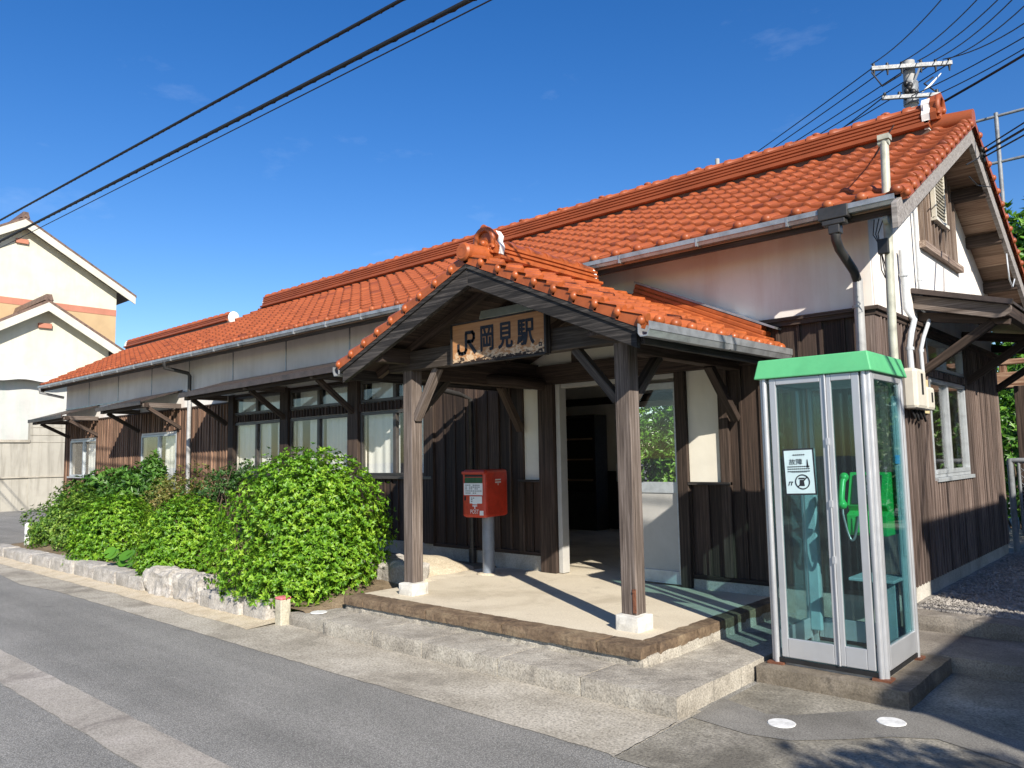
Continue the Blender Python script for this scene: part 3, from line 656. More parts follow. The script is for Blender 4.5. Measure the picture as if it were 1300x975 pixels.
def ridge(mb, P0, P1, side, w=.11, h0=-.02, layers=4, lh=.042, capr=.085, step=.30, mi=0):
    """stacked ridge tiles with a rounded top course"""
    P0, P1 = V(P0), V(P1); L = (P1 - P0).length; d = (P1 - P0) / L; side = V(side).normalized(); up = side.cross(d); up = up if up.z > 0 else -up
    z = h0
    for k in range(layers):
        ww = w + (.055 if k == 0 else 0) + (layers - k) * .006; n = max(1, int(L / step / 2))
        for i in range(n):
            a = P0 + d * (L * i / n); b = P0 + d * (L * (i + 1) / n); j = random.uniform(-.002, .002)
            for sgn in (-1, 1):
                p = [up * z, side * sgn * (ww - .022) + up * z, side * sgn * ww + up * (z + lh * .3), side * sgn * ww + up * (z + lh * .85), up * (z + lh)]
                vs = [a + q + up * j for q in p] + [b + q + up * j for q in p]
                mb.add(vs, [(i_, i_ + 1, 6 + i_, 5 + i_) for i_ in range(4)] + [(0, 1, 2, 3, 4), (9, 8, 7, 6, 5)], random.gauss(.55, .05), None, False, mi)
        z += lh
    n = max(1, int(L / step))
    for i in range(n):
        a = P0 + d * (L * i / n - .01); b = P0 + d * (L * (i + 1) / n + .01); rd = random.gauss(.5, .15)
        mb.tube([a + up * (z - .005), a + d * .07 + up * (z - .005), a + d * .075 + up * (z - .01), b + up * (z - .012)], [capr * 1.1, capr * 1.1, capr, capr * .95], 14, rd, True, mi)
def onigawara(mb, c, face, up, s=1.0):
    """scrolled ridge end ornament facing along 'face' with white plaster behind (material 1)"""
    c, face = V(c), V(face).normalized(); up = V((0, 0, 1)); sd = up.cross(face)
    P = lambda a, b, q=0: c + sd * a * s + up * b * s + face * q * s
    out = [(-.22, -.10), (-.25, .02), (-.20, .12), (-.23, .2), (-.16, .3), (0, .36), (.16, .3), (.23, .2), (.20, .12), (.25, .02), (.22, -.10)]
    mb.prism([P(a, b, -.04) for a, b in out], face * .09 * s, .5)
    for sg in (-1, 1):
        pts = [P(sg * (.15 + .055 * math.cos(t)), -.02 + .055 * math.sin(t), .07) for t in np.linspace(0, 5.2, 12)]
        mb.tube(pts, .032 * s, 8, .5); mb.ball(P(sg * .15, -.02, .06), .035 * s, .035 * s, .035 * s, 8, 6, None, .6)
        pts = [P(sg * (.02 + .17 * math.sin(t)), .12 + .2 * math.cos(t), .06) for t in np.linspace(0, 2.0, 10)]
        mb.tube(pts, [.05 * s] * 7 + [.045 * s, .04 * s, .03 * s], 8, .45)
    mb.tube([P(0, .08, .04), P(0, .08, .10)], [.085 * s, .07 * s], 16, .6); mb.ball(P(0, .08, .10), .055 * s, .055 * s, .055 * s, 10, 6, None, .65)
    mb.tube([P(0, .3, -.1), P(0, .34, .1)], [.07 * s, .065 * s], 10, .4)
    mb.prism([P(a * .98, b * .98 + .005, -.17) for a, b in out], face * .125 * s, .5, 1)
    for a, b, r in [] and [(-.2, .0, .09), (.2, .0, .09), (-.17, .2, .085), (.17, .2, .085), (0, .3, .09), (-.1, .27, .08), (.1, .27, .08)]:
        mb.ball(P(a, b, -.08), r * s, r * s * .9, r * s, 9, 6, None, .5, 1)

SL = .53; q = math.sqrt(1 + SL * SL); SF = V((0, 1 / q, SL / q)); SB = V((0, -1 / q, SL / q))
YE, ZE = 6.955, 3.872; XE = -1.77; XM = -17.2; XW = -23.6
LM = (10 - YE) * q; LW = (9.2 - YE) * q
mb = MB()
nt, tw, N = roof_tiles(mb, (XM, YE, ZE), X_, SF, XE - XM, LM - .06)
caps_eave(mb, (XM, YE, ZE), X_, nt, tw, N, SF)
n2, tw2, N = roof_tiles(mb, (XW, YE, ZE), X_, SF, XM - XW, LW - .04)
caps_eave(mb, (XW, YE, ZE), X_, n2, tw2, N, SF)
NB = V((0, SL / q, 1 / q))
roof_tiles(mb, (XE, 20 - YE, ZE), -X_, SB, XE - XM, LM - .06); roof_tiles(mb, (XM, 18.4 - YE, ZE), -X_, SB, XM - XW, LW - .04)
roof = mb.build('roof', 'tile', ST)
mb = MB(); NF = V((0, -SL / q, 1 / q))
verge(mb, (XE, YE, ZE), (XE, 9.98, ZE + SL * (9.98 - YE)), X_, NF); verge(mb, (XE, 20 - YE, ZE), (XE, 10.02, ZE + SL * (9.98 - YE)), X_, NB)
mb.build('verge_tile', 'tile', roof); mb = MB()
verge(mb, (XW, YE, ZE), (XW, 9.2, ZE + SL * (9.2 - YE)), -X_, NF); mb.build('verge_tile', 'tile', roof); mb = MB(); verge(mb, (XM - .02, 9.2, ZE + SL * 2.3), (XM - .02, 10, ZE + SL * 3.1), -X_, NF)
mb.build('verge_tile', 'tile', roof)
ZR = ZE + SL * (10 - YE); ZRW = ZE + SL * (9.2 - YE)
mb = MB(); ridge(mb, (XM + .05, 10, ZR + .05), (-2.18, 10, ZR + .05), Y_, .13, -.05, 6, .046, .09, .29); mb.tube([(-2.18, 10, ZR + .06), (XE + .01, 10, ZR + .03)], [.11, .10], 12)
for i in range(17):
    x = -2.7 - i * .86; mb.ball((x, 10, ZR + .05 + .225 + .085), .06, .05, .03, 10, 6)
mb.build('ridge', 'tile', roof)
mb = MB(); ridge(mb, (XW + .15, 9.2, ZRW + .04), (XM - .15, 9.2, ZRW + .04), Y_, .11, 0, 4, .044, .085, .29); mb.build('ridge', 'tile', roof)
mb = MB(); mb.box(XM + .05, -2.2, 9.85, 10.15, ZR - .1, ZR + .05); mb.box(XW + .2, XM - .15, 9.06, 9.34, ZRW - .1, ZRW + .04); mb.build('ridge_mortar', 'mortar_grey', roof)
mb = MB(); onigawara(mb, (-2.14, 10, ZR + .15), X_, Z_, .72); mb.box(-2.24, -2.19, 9.84, 10.16, ZR - .02, ZR + .3, .5, 1); mb.build('ridge_ornament', ['tile', 'shikkui'], roof)
mb = MB()
for (x, y, z) in [(XM + .04, 10, ZR + .13), (XM - .13, 9.2, ZRW + .11), (XW + .13, 9.2, ZRW + .11)]: mb = MB(); mb.ball((x, y, z), .09, .15, .17, 12, 8); mb.build('ridge_plaster', 'shikkui', roof)
# soffit, bargeboards, purlins
mb = MB()
for (x0, x1, ym, mir) in [(XM, XE - .03, 10, 0), (XM, XE - .03, 10, 1), (XW + .05, XM, 9.2, 0), (XW + .05, XM, 9.2, 1)]:
    n = 15
    for i in range(n):
        a = YE + .03 + (ym - YE - .03) * i / n; b = YE + .03 + (ym - YE - .03) * (i + 1) / n - .004
        za, zb = ZE - .10 + SL * (a - YE), ZE - .10 + SL * (b - YE)
        if mir: a, b = 2 * ym - a, 2 * ym - b
        c = V(((x0 + x1) / 2, (a + b) / 2, (za + zb) / 2 + random.uniform(-.005, .004))); dv = V((0, b - a, zb - za))
        mb.obox(c, ((x1 - x0) / 2, 0, 0), dv / 2, V((0, -dv.z, dv.y)).normalized() * .012)
mb.build('soffit', 'wood_soffit', ST)
mb = MB()
for y in (8.4, 9.2, 10, 10.8, 11.6, 12.5): mb = MB(); mb.box(XR - .3, XE - .06, y - .06, y + .06, RZ(y) - .14, RZ(y) - .0); mb.build('purlin', 'wood_beam', ST)
mb = MB(); up = V((1, 0, 0)); dz = -.135
for sgn in (1, -1):
    f = (lambda y: y) if sgn == 1 else (lambda y: 20 - y)
    A = [(XE - .075, f(6.82), ZE + dz + .10 + SL * (6.82 - YE)), (XE - .075, f(10), ZE + dz + .10 + SL * 3.1), (XE - .075, f(10), ZE + dz - .16 + SL * 3.1), (XE - .075, f(6.82), ZE + dz - .12 + SL * (6.82 - YE))]
    if sgn == -1: A = [A[0], A[1], A[2], A[3]]
    mb.prism(A, (.05, 0, 0))
mb.build('bargeboard', 'wood_pale', ST, .004)
mb = MB(); A = [(XW + .06, 6.9, ZE - .02), (XW + .06, 9.2, ZRW - .02), (XW + .06, 9.2, ZRW - .24), (XW + .06, 6.9, ZE - .22)]; mb.prism(A, (.05, 0, 0)); mb.build('bargeboard', 'wood_barge', ST)
mb = MB(); mb.box(XW + .1, XE - .08, 7.0, 7.03, ZE - .15, ZE - .06); mb.build('eave_board', 'wood_beam', ST)
mb = MB(); mb.box(XM, XE - .08, 13.02, 13.07, ZE - .2, ZE - .05); mb.build('eave_board', 'wood_beam', ST)
def gutter(pts0, pts1, side, mat='gutter', w=.11, h=.09):
    a, b = V(pts0), V(pts1); side = V(side); mb = MB()
    pr = [(0, 0), (0, -h * .75), (.2 * w, -h), (w * .8, -h), (w, -h * .55), (w * 1.06, -h * .5), (w * 1.06, 0.01), (w * .97, .012), (w * .97, -h * .4), (w * .76, -h * .9), (.22 * w, -h * .9), (.05 * w, -h * .7), (.05 * w, 0)]
    vs = [a + side * p[0] + Z_ * p[1] for p in pr] + [b + side * p[0] + Z_ * p[1] for p in pr]; n = len(pr)
    mb.add(vs, [(i, (i + 1) % n, n + (i + 1) % n, n + i) for i in range(n)] + [tuple(range(n)), tuple(range(2 * n - 1, n - 1, -1))], .5)
    L = (b - a).length; k = int(L / .9)
    for i in range(1, k):
        c = a + (b - a) * i / k; e = (b - a).normalized()
        mb.obox(c + side * w * .53 + Z_ * -.035, e * .009, side * w * .58, Z_ * (h * .62))
    return mb
gutter((XW - .02, 6.97, ZE - .02), (-7.4, 6.97, ZE - .02), (0, -1, 0), w=.088, h=.07).build('gutter', 'gutter', ST)
gutter((-7.4, 6.97, ZE - .02), (XE - .06, 6.97, ZE - .02), (0, -1, 0), w=.088, h=.07).build('gutter', 'gutter', ST)
# rain hopper and downspout at the corner
mb = MB(); mb.box(-2.47, -2.21, 6.86, 6.985, ZE - .12, ZE - .005); mb.box(-2.44, -2.24, 6.87, 6.975, ZE - .17, ZE - .12); mb.box(-2.39, -2.29, 6.875, 6.965, ZE - .25, ZE - .17); mb.build('rain_hopper', 'gutter_dark', ST, .008)
mb = MB(); mb.tube([(-2.34, 6.92, ZE - .22), (-2.34, 6.92, ZE - .30), (-2.335, 6.97, ZE - .37), (-2.33, 7.32, ZE - .52), (-2.33, 7.40, ZE - .60)], .041, 12); mb.build('downspout', 'gutter_dark', ST)
mb = MB(); mb.tube([(-2.33, 7.40, ZE - .58), (-2.345, 7.40, .3)], .044, 12)
for z in (3.02, 1.6): mb.tube([(-2.34, 7.40, z), (-2.34, 7.40, z + .025)], .05, 12)
mb.build('downspout', 'pipe_grey', ST)
mb = MB(); mb.tube([(-15.75, 6.86, ZE - .1), (-15.75, 6.87, ZE - .22), (-15.75, 7.36, ZE - .30), (-15.75, 7.40, ZE - .36), (-15.75, 7.40, 3.1)], .04, 10); mb.build('downspout', 'gutter_dark', ST)
mb = MB(); mb.tube([(-15.75, 7.405, 3.1), (-15.75, 7.405, .4)], .042, 10); mb.build('downspout', 'pipe_grey', ST)
mb = MB(); mb.tube([(-23.4, 6.86, ZE - .09), (-23.4, 6.88, ZE - .2), (-23.3, 7.44, ZE - .32)], .035, 8); mb.build('downspout', 'gutter', ST)
mb = MB(); mb.tube([(-7.46, 6.7, 2.62), (-7.46, 7.2, 2.56), (-7.46, 7.42, 2.50), (-7.46, 7.42, .48)], .034, 10)
mb.tube([(-7.46, 7.42, .50), (-7.46, 7.42, .28)], .05, 10); mb.build('downspout', 'gutter_dark', ST)

# ---------------- pent roofs over the wing windows
def pent(x0, x1, zl, zr):
    y0, y1 = 6.62, 7.49
    mb = MB(); f = lambda x: zl + (zr - zl) * (x - x0) / (x1 - x0)
    A = [(x0, y0, f(x0)), (x1, y0, f(x1)), (x1, y1, f(x1) + .27), (x0, y1, f(x0) + .27)]
    mb.add(A + [(p[0], p[1], p[2] + .022) for p in A], [(3, 2, 1, 0), (4, 5, 6, 7), (0, 1, 5, 4), (1, 2, 6, 5), (2, 3, 7, 6), (3, 0, 4, 7)], .5)
    mb.beam((x0 - .01, y0 - .004, f(x0) - .018), (x1 + .01, y0 - .004, f(x1) - .018), .03, .085); mb.build('pent_roof', 'tin_roof', ST)
    mb = MB(); mb.beam((x0, 6.75, f(x0) - .06), (x1, 6.75, f(x1) - .06), .07, .09)
    mb.build('pent_beam', 'wood_beam', ST)
def bracket(x, zt, zb=2.45, arm=True):
    mb = MB(); mb.beam((x, 7.5, zb), (x, 6.80, zt - .03), .075, .085, (1, 0, 0)); mb.build('brace', 'wood_beam', ST, .006)
    if arm: mb = MB(); mb.beam((x, 7.52, zt + .02), (x, 6.68, zt + .02), .085, .10); mb.build('bracket_arm', 'wood_grey', ST, .006)
pent(XL - .1, -20.85, 2.90, 2.925); pent(-18.65, -16.25, 2.95, 2.975); pent(-14.5, -8.15, 3.0, 3.07)
for x, z in [(-22.95, 2.83), (-20.95, 2.85), (-18.45, 2.88), (-16.35, 2.90), (-14.35, 2.94), (-12.2, 2.96), (-10.18, 2.99), (-8.34, 3.0)]: bracket(x, z)

# ---------------- entrance porch
PX, PY0 = -4.98, 4.93; PZ = 3.555; PSL = {1: .452, -1: .41}; PW = {1: 1.86, -1: 1.98}
SRt = V((-1, 0, PSL[1])).normalized(); SLt = V((1, 0, PSL[-1])).normalized(); ZER = PZ - PSL[1] * PW[1]; ZEL = PZ - PSL[-1] * PW[-1]
mb = MB()
a1, b1, Nr = roof_tiles(mb, (PX + PW[1], PY0 - .03, ZER), Y_, SRt, 7.44 - PY0, PW[1] * math.hypot(1, PSL[1]) - .03, .25, .245)
caps_eave(mb, (PX + PW[1], PY0 - .03, ZER), Y_, a1, b1, Nr, SRt, .046)
a2, b2, Nl = roof_tiles(mb, (PX - PW[-1], 7.44, ZEL), -Y_, SLt, 7.44 - PY0, PW[-1] * math.hypot(1, PSL[-1]) - .03, .25, .245)
caps_eave(mb, (PX - PW[-1], 7.44, ZEL), -Y_, a2, b2, Nl, SLt, .046)
proof = mb.build('porch_roof', 'tile_orange', ST)
mb = MB(); verge(mb, (PX + PW[1] + .02, PY0, ZER - .01), (PX, PY0, PZ), -Y_, Nr, .04, .235); mb.build('verge_tile', 'tile_orange', proof); mb = MB(); verge(mb, (PX - PW[-1] - .02, PY0, ZEL - .01), (PX, PY0, PZ), -Y_, Nl, .04, .235); mb.build('verge_tile', 'tile_orange', proof)
mb = MB(); ridge(mb, (PX, 5.2, PZ + .0), (PX, 6.84, PZ + .0), X_, .10, 0, 4, .042, .08, .27); mb.tube([(PX, PY0 - .05, PZ + .04), (PX, 5.3, PZ + .06)], [.085, .085], 14); mb.tube([(PX, PY0 - .07, PZ + .04), (PX, PY0 - .05, PZ + .04)], [.07, .088], 14); disc(mb, (PX, PY0 - .072, PZ + .04), X_, Z_, .05, 16, 0, .035); mb.build('ridge', 'tile_orange', proof)
mb = MB(); onigawara(mb, (PX, 5.2, PZ + .12), -Y_, Z_, .58); mb.build('ridge_ornament', ['tile_orange', 'shikkui'], proof)
mb = MB(); mb.ball((PX, 6.82, PZ + .1), .11, .06, .12, 10, 7); mb.build('ridge_plaster', 'shikkui', proof)
# flashing stack against the wall
mb = MB()
for k, (w_, h_) in enumerate([(.22, .05), (.19, .05), (.16, .05)]):
    e0, e1 = .25, PW[1] - .08 - .03 * k; mb.beam((PX + e0, 7.40 + .012 * k, PZ - PSL[1] * e0 + .07 + .052 * k), (PX + e1, 7.40 + .012 * k, PZ - PSL[1] * e1 + .07 + .052 * k), w_, h_, (0, 0, 1), .5)
mb.build('wall_flashing', 'tile_orange', proof, .012)
mb = MB(); mb.beam((PX + .25, 7.42, PZ - PSL[1] * .25 + .215), (PX + PW[1], 7.42, PZ - PSL[1] * PW[1] + .215), .16, .02); mb.build('flashing_cap', 'gutter', proof)
# bargeboards
mb = MB()
for sg in (-1, 1):
    PS = PSL[sg]; bw = PW[sg] - .05; e = PX + sg * bw; zt = PZ - .06; dz = .19
    mb.prism([(PX, PY0 + .0, zt), (e, PY0, zt - PS * bw), (e, PY0, zt - PS * bw - dz + .02), (PX, PY0, zt - dz - .02)], (0, .05, 0))
    mb.prism([(PX, PY0 - .015, zt + .015), (e + sg * .03, PY0 - .015, zt + .015 - PS * (bw + .03)), (e + sg * .03, PY0 - .015, zt - .05 - PS * (bw + .03)), (PX, PY0 - .015, zt - .05)], (0, .075, 0))
mb.build('bargeboard', 'wood_barge', ST, .004)
# sheathing and rafters
mb = MB()
for sg in (-1, 1):
    for i in range(9):
        PS = PSL[sg]; wd = PW[sg] - .06; a, b = i / 9 * wd, (i + 1) / 9 * wd - .004
        pa, pb = V((PX + sg * a, 0, PZ - .07 - PS * a)), V((PX + sg * b, 0, PZ - .07 - PS * b)); dv = pb - pa
        mb.obox(V(((pa.x + pb.x) / 2, (PY0 + .05 + 7.46) / 2, (pa.z + pb.z) / 2)), (0, (7.46 - PY0 - .05) / 2, 0), dv / 2, V((-dv.z, 0, dv.x)).normalized() * .01)
mb.build('sheathing', 'wood_beam', ST)
mb = MB()
for y in (5.4, 5.9, 6.4, 6.9):
    for sg in (-1, 1): mb = MB(); mb.beam((PX, y, PZ - .13), (PX + sg * (PW[sg] - .08), y, PZ - .13 - PSL[sg] * (PW[sg] - .08)), .06, .08); mb.build('rafter', 'wood_beam', ST)
mb = MB()
for (x, zz) in [(PX, PZ - .22), (PX - 1.38, PZ - .2 - PSL[-1] * 1.38), (PX + 1.37, PZ - .2 - PSL[1] * 1.37)]: mb = MB(); mb.beam((x, PY0 + .06, zz), (x, 7.5, zz), .12, .15); mb.build('porch_purlin', 'wood_beam', ST)
mb = MB(); mb.box(-6.66, -3.36, 5.36, 5.50, 2.645, 2.85); mb.build('tie_beam', 'wood_tie', ST, .008)
mb = MB()
for x in (-6.37, -3.62): mb = MB(); mb.box(x - .06, x + .06, 5.50, 7.46, 2.56, 2.75); mb.build('side_beam', 'wood_beam', ST, .008)
mb = MB(); mb.tube([(-6.75, 5.8, 2.66), (-6.2, 6.9, 2.62), (-6.2, 7.46, 2.6)], .07, 10)
mb.build('log_beam', 'wood_beam', ST)
for x in (-6.37, -3.62):
    mb = MB(); mb.box(x - .0725, x + .0725, 5.38, 5.525, .41, 2.52 + .3); post = mb.build('porch_post', 'wood_grey', ST, .008)
    mb = MB(); mb.rock(x - .122, x + .122, 5.33, 5.575, .27, .415, .06, .004, 9, .5, 2, .03); mb.build('post_base', 'basewhite', post, .012)
    if x > -4: mb = MB(); mb.box(x + .045, x + .073, 5.371, 5.382, .43, .62); mb.tube([(x + .06, 5.372, .6), (x + .06, 5.364, .6)], .012, 8); mb.build('iron_strap', 'rust', post)
for (a, b, m) in [((-6.30, 5.45, 2.12), (-5.95, 5.45, 2.65), 'wood_grey'), ((-3.70, 5.45, 2.16), (-4.14, 5.45, 2.65), 'wood_tie'), ((-3.62, 5.52, 2.16), (-3.62, 5.96, 2.57), 'wood_tie'), ((-6.37, 5.52, 2.16), (-6.37, 5.96, 2.57), 'wood_tie'), ((-3.62, 7.44, 2.05), (-3.62, 6.9, 2.57), 'wood_beam'), ((-6.58, 7.44, 2.05), (-6.42, 6.9, 2.57), 'wood_beam')]:
    mb = MB(); mb.beam(a, b, .075, .09, (0, 1, 0) if a[1] == b[1] else (1, 0, 0)); mb.build('brace', m, ST, .006)
gutter((PX + PW[1] + .0, PY0 - .06, ZER - .035), (PX + PW[1] + .0, 7.5, ZER - .005), (1, 0, 0), w=.10, h=.10).build('gutter', 'gutter', ST)
mb = MB(); mb.box(PX + PW[1] - .06, PX + PW[1] - .02, PY0 + .06, 7.47, ZER - .17, ZER - .03); mb.build('eave_board', 'wood_barge', ST); mb = MB(); mb.box(PX - PW[-1] + .02, PX - PW[-1] + .06, PY0 + .06, 7.47, ZEL - .17, ZEL - .03); mb.build('eave_board', 'wood_barge', ST)
gutter((PX - PW[-1], 7.4, ZEL - .03), (PX - PW[-1], PY0 - .02, ZEL - .04), (-1, 0, 0), w=.10, h=.09).build('gutter', 'steel', ST)

# ---------------- lean-to roof on the gable side
mb = MB(); A = [(XR + .01, 8.8, 3.375), (-1.36, 8.8, 3.13), (-1.36, 13.0, 3.13), (XR + .01, 13.0, 3.375)]
mb.add(A + [(p[0], p[1], p[2] + .03) for p in A], [(0, 1, 2, 3)[::-1], (4, 5, 6, 7), (0, 1, 5, 4), (1, 2, 6, 5), (2, 3, 7, 6), (3, 0, 4, 7)], .5); mb.beam((XR, 8.79, 3.375), (-1.34, 8.79, 3.125), .05, .05); lt = mb.build('lean_to_roof', 'tin_roof', ST)
mb = MB()
prof = [(XR, 3.335), (-1.36, 3.10), (-1.36, 3.06), (-1.385, 3.02), (-1.42, 3.0), (-1.50, 2.99), (XR, 3.19)]
mb.prism([(x, 8.83, z) for x, z in prof], (0, .045, 0)); mb.build('bargeboard', 'wood_grey', lt, .004)
mb = MB(); mb.beam((-1.42, 8.84, 3.06), (-1.42, 13.0, 3.06), .08, .12)
for y in (9.0, 10.95, 12.7): mb.beam((XR, y, 3.12), (-1.4, y, 2.98), .08, .10); mb.beam((XR, y, 2.52), (-1.55, y, 2.98), .085, .09, (0, 1, 0))
mb.build('bracket', 'wood_beam', lt, .006)

# ------------------------------------------------------------------ station sign and lamp
sg = empty('station_sign', (-4.965, 5.30, 2.63), 'peeling ochre wooden station name board hanging on the porch beam', 'sign')
def signmat():
    k = NT('peeling ochre sign board'); o = k.obj(); sx = k.n('ShaderNodeSeparateXYZ'); k.l(o, sx.inputs[0])
    gx = k.noise(k.map(o, (3, 3, 40)), 1, 5, .6); pn = k.noise(k.map(o, (16, 16, 24)), 1, 6, .7)
    c = k.ramp(gx, [(.3, (.33, .15, .06)), (.7, (.46, .23, .10))])
    c = k.mix(c, (.60, .43, .27), k.ramp(k.math('SUBTRACT', pn, k.math('MULTIPLY', sx.outputs['Z'], 1.7)), [(.33, 0.), (.42, 1.)]))
    c = k.mix(c, (.035, .022, .016), k.ramp(k.math('SUBTRACT', k.noise(k.map(o, (9, 9, 22)), 1.3, 6, .75), k.math('MULTIPLY', sx.outputs['Z'], 3.4)), [(.38, 0.), (.41, 1.)]))
    return k.done(c, .7, 0, k.bump(pn, .2, .003), .3)
M['signboard'] = signmat()
x0, x1, z0, z1 = -5.565, -4.365, 2.635, 3.02
mb = MB(); mb.box(x0, x1, 5.29, 5.318, z0, z1, .5); mb.build('board', 'signboard', sg, .003)
mb = MB(); mb.box(x0 - .015, x0, 5.275, 5.345, z0 - .012, z1 + .01); mb.box(x1, x1 + .022, 5.275, 5.345, z0 - .012, z1 + .01); mb.box(x0, x1, 5.285, 5.345, z0 - .02, z0 - .002); mb.box(x0, x1, 5.283, 5.345, z1 + .002, z1 + .016); mb.build('frame', 'wood_barge', sg)
mb = MB(); yy = 5.287; W, H = x1 - x0, z1 - z0
def at(fx, fz): return V((x0 + fx * W, yy, z0 + fz * H))
# joined JR letters drawn as strokes
def stroke(pts, w):
    for (a, b) in zip(pts[:-1], pts[1:]):
        a, b = at(*a), at(*b); d = (b - a).normalized(); n = V((-d.z, 0, d.x)) * w / 2; e = d * w * .35
        mb.add([a - e - n, b + e - n, b + e + n, a - e + n], [(0, 1, 2, 3)], .5)
stroke([(.073, .47), (.073, .33), (.085, .26), (.115, .24), (.15, .26), (.162, .33), (.162, .72)], .036)
stroke([(.162, .76), (.235, .76), (.252, .70), (.252, .60), (.235, .53), (.185, .53)], .034)
stroke([(.19, .53), (.265, .25)], .04)
for ch, fx, fw, fh in [('岡', .40, .135, .62), ('見', .60, .145, .62), ('駅', .81, .165, .60)]:
    for q_, (dx_, dz_) in enumerate([(0, 0), (.007, 0), (-.007, 0), (0, .006), (0, -.006), (.005, .005), (-.005, -.005), (.005, -.005), (-.005, .005)]):
        put_text(mb, ch, .22, at(fx, .545) + V((dx_, -.0002 * q_, dz_)), X_, Z_, .0, (fw * W, fh * H))
put_text(mb, '口', .05, at(.955, .20), X_, Z_, .004, (.03 * W, .10 * H))
mb.build('lettering', 'ink', sg)
lf = empty('ceiling_lamp', (-4.95, 5.6, 3.06), 'aged white fluorescent lamp housing above the station sign', 'lamp')
mb = MB(); mb.prism([(-5.42, 5.52, 3.10), (-5.42, 5.68, 3.10), (-5.42, 5.65, 3.19), (-5.42, 5.55, 3.19)], (.95, 0, 0)); mb.build('housing', 'lampcover', lf, .006)
mb = MB(); mb.tube([(-5.40, 5.6, 3.08), (-4.5, 5.6, 3.08)], .018, 10); mb.build('tube', 'white', lf)
mb = MB(); mb.box(-5.00, -4.96, 5.57, 5.63, 3.19, 3.36); mb.build('hanger', 'wood_barge', lf)

# ------------------------------------------------------------------ mailbox
mbx = empty('mailbox', (-6.70, 6.94, .286), 'red post box on a slate blue pole in front of the dark board wall', 'mailbox')
rot = Matrix.Rotation(math.radians(10), 3, 'Z'); c0 = V((-6.70, 6.86, 0)); ux, uy = rot @ X_, rot @ Y_
mb = MB(); mb.tube([(-6.70, 6.94, .28), (-6.70, 6.94, 1.0)], .075, 20); mb.build('pole', 'pipe_blue', mbx)
mb = MB(); mb.ball((-6.70, 6.94, .285), .16, .15, .02, 14, 6); mb.build('pole_footing', 'sand', mbx)
def rbx(name, a0, a1, b0, b1, z0, z1, mat, par, bev=0):
    m = MB(); m.obox(c0 + ux * (a0 + a1) / 2 + uy * (b0 + b1) / 2 + Z_ * (z0 + z1) / 2, ux * (a1 - a0) / 2, uy * (b1 - b0) / 2, Z_ * (z1 - z0) / 2, .5); return m.build(name, mat, par, bev)
bx = rbx('body', -.175, .175, -.20, .30, .985, 1.56, 'red', mbx, .035)
rbx('rain_hood', -.165, .165, -.225, -.19, 1.505, 1.54, 'red', mbx, .008); rbx('slot', -.13, .13, -.206, -.198, 1.475, 1.50, 'black', mbx)
m = MB(); F = c0 - uy * .2035
flat_poly(m, [(-.13, 1.40), (.13, 1.40), (.13, 1.465), (-.13, 1.465)], F, ux, Z_); m.build('collection_label', 'greenlabel', mbx)
m = MB(); G = F - uy * .001
flat_poly(m, [(-.145, 1.255), (.13, 1.255), (.13, 1.398), (-.145, 1.398)], F, ux, Z_); flat_poly(m, [(-.06, 1.155), (.12, 1.155), (.12, 1.24), (-.06, 1.24)], F, ux, Z_)
flat_poly(m, [(-.02, 1.145), (.05, 1.145), (.05, 1.158), (-.02, 1.158)], G, ux, Z_); flat_poly(m, [(-.02, 1.12), (.05, 1.12), (.05, 1.133), (-.02, 1.133)], G, ux, Z_); flat_poly(m, [(.008, 1.09), (.022, 1.09), (.022, 1.12), (.008, 1.12)], G, ux, Z_)
put_text(m, 'POST', .05, G + ux * .01 + Z_ * 1.058, ux, Z_, .0, (.12, .05)); flat_poly(m, [(.085, 1.015), (.14, 1.015), (.14, 1.07), (.085, 1.07)], G, ux, Z_)
m.build('sticker', 'paper', mbx)
m = MB()
for zz, wds in [(1.375, .2), (1.352, .22), (1.33, .2), (1.305, .22), (1.28, .16), (1.22, .13), (1.20, .13), (1.18, .1)]:
    for k in range(9):
        a = -.12 + k * .027
        if a > -.12 + wds or random.random() < .15 or (zz < 1.25 and a < -.05): continue
        flat_poly(m, [(a, zz - .005), (a + .019, zz - .005), (a + .019, zz + .004), (a, zz + .004)], F - uy * .0012, ux, Z_)
m.build('print', 'ink', mbx)
m = MB(); flat_poly(m, [(-.14, 1.19), (-.115, 1.19), (-.115, 1.24), (-.14, 1.24)], F, ux, Z_); m.build('lock', 'ink', mbx)
m = MB(); D = c0 + ux * .1785
for (a, b, z0_, z1_) in [(.0, .13, 1.425, 1.44), (.0, .13, 1.395, 1.41), (.058, .073, 1.365, 1.395)]: flat_poly(m, [(a, z0_), (b, z0_), (b, z1_), (a, z1_)], D, uy, Z_)
m.build('postal_mark', 'white', mbx)

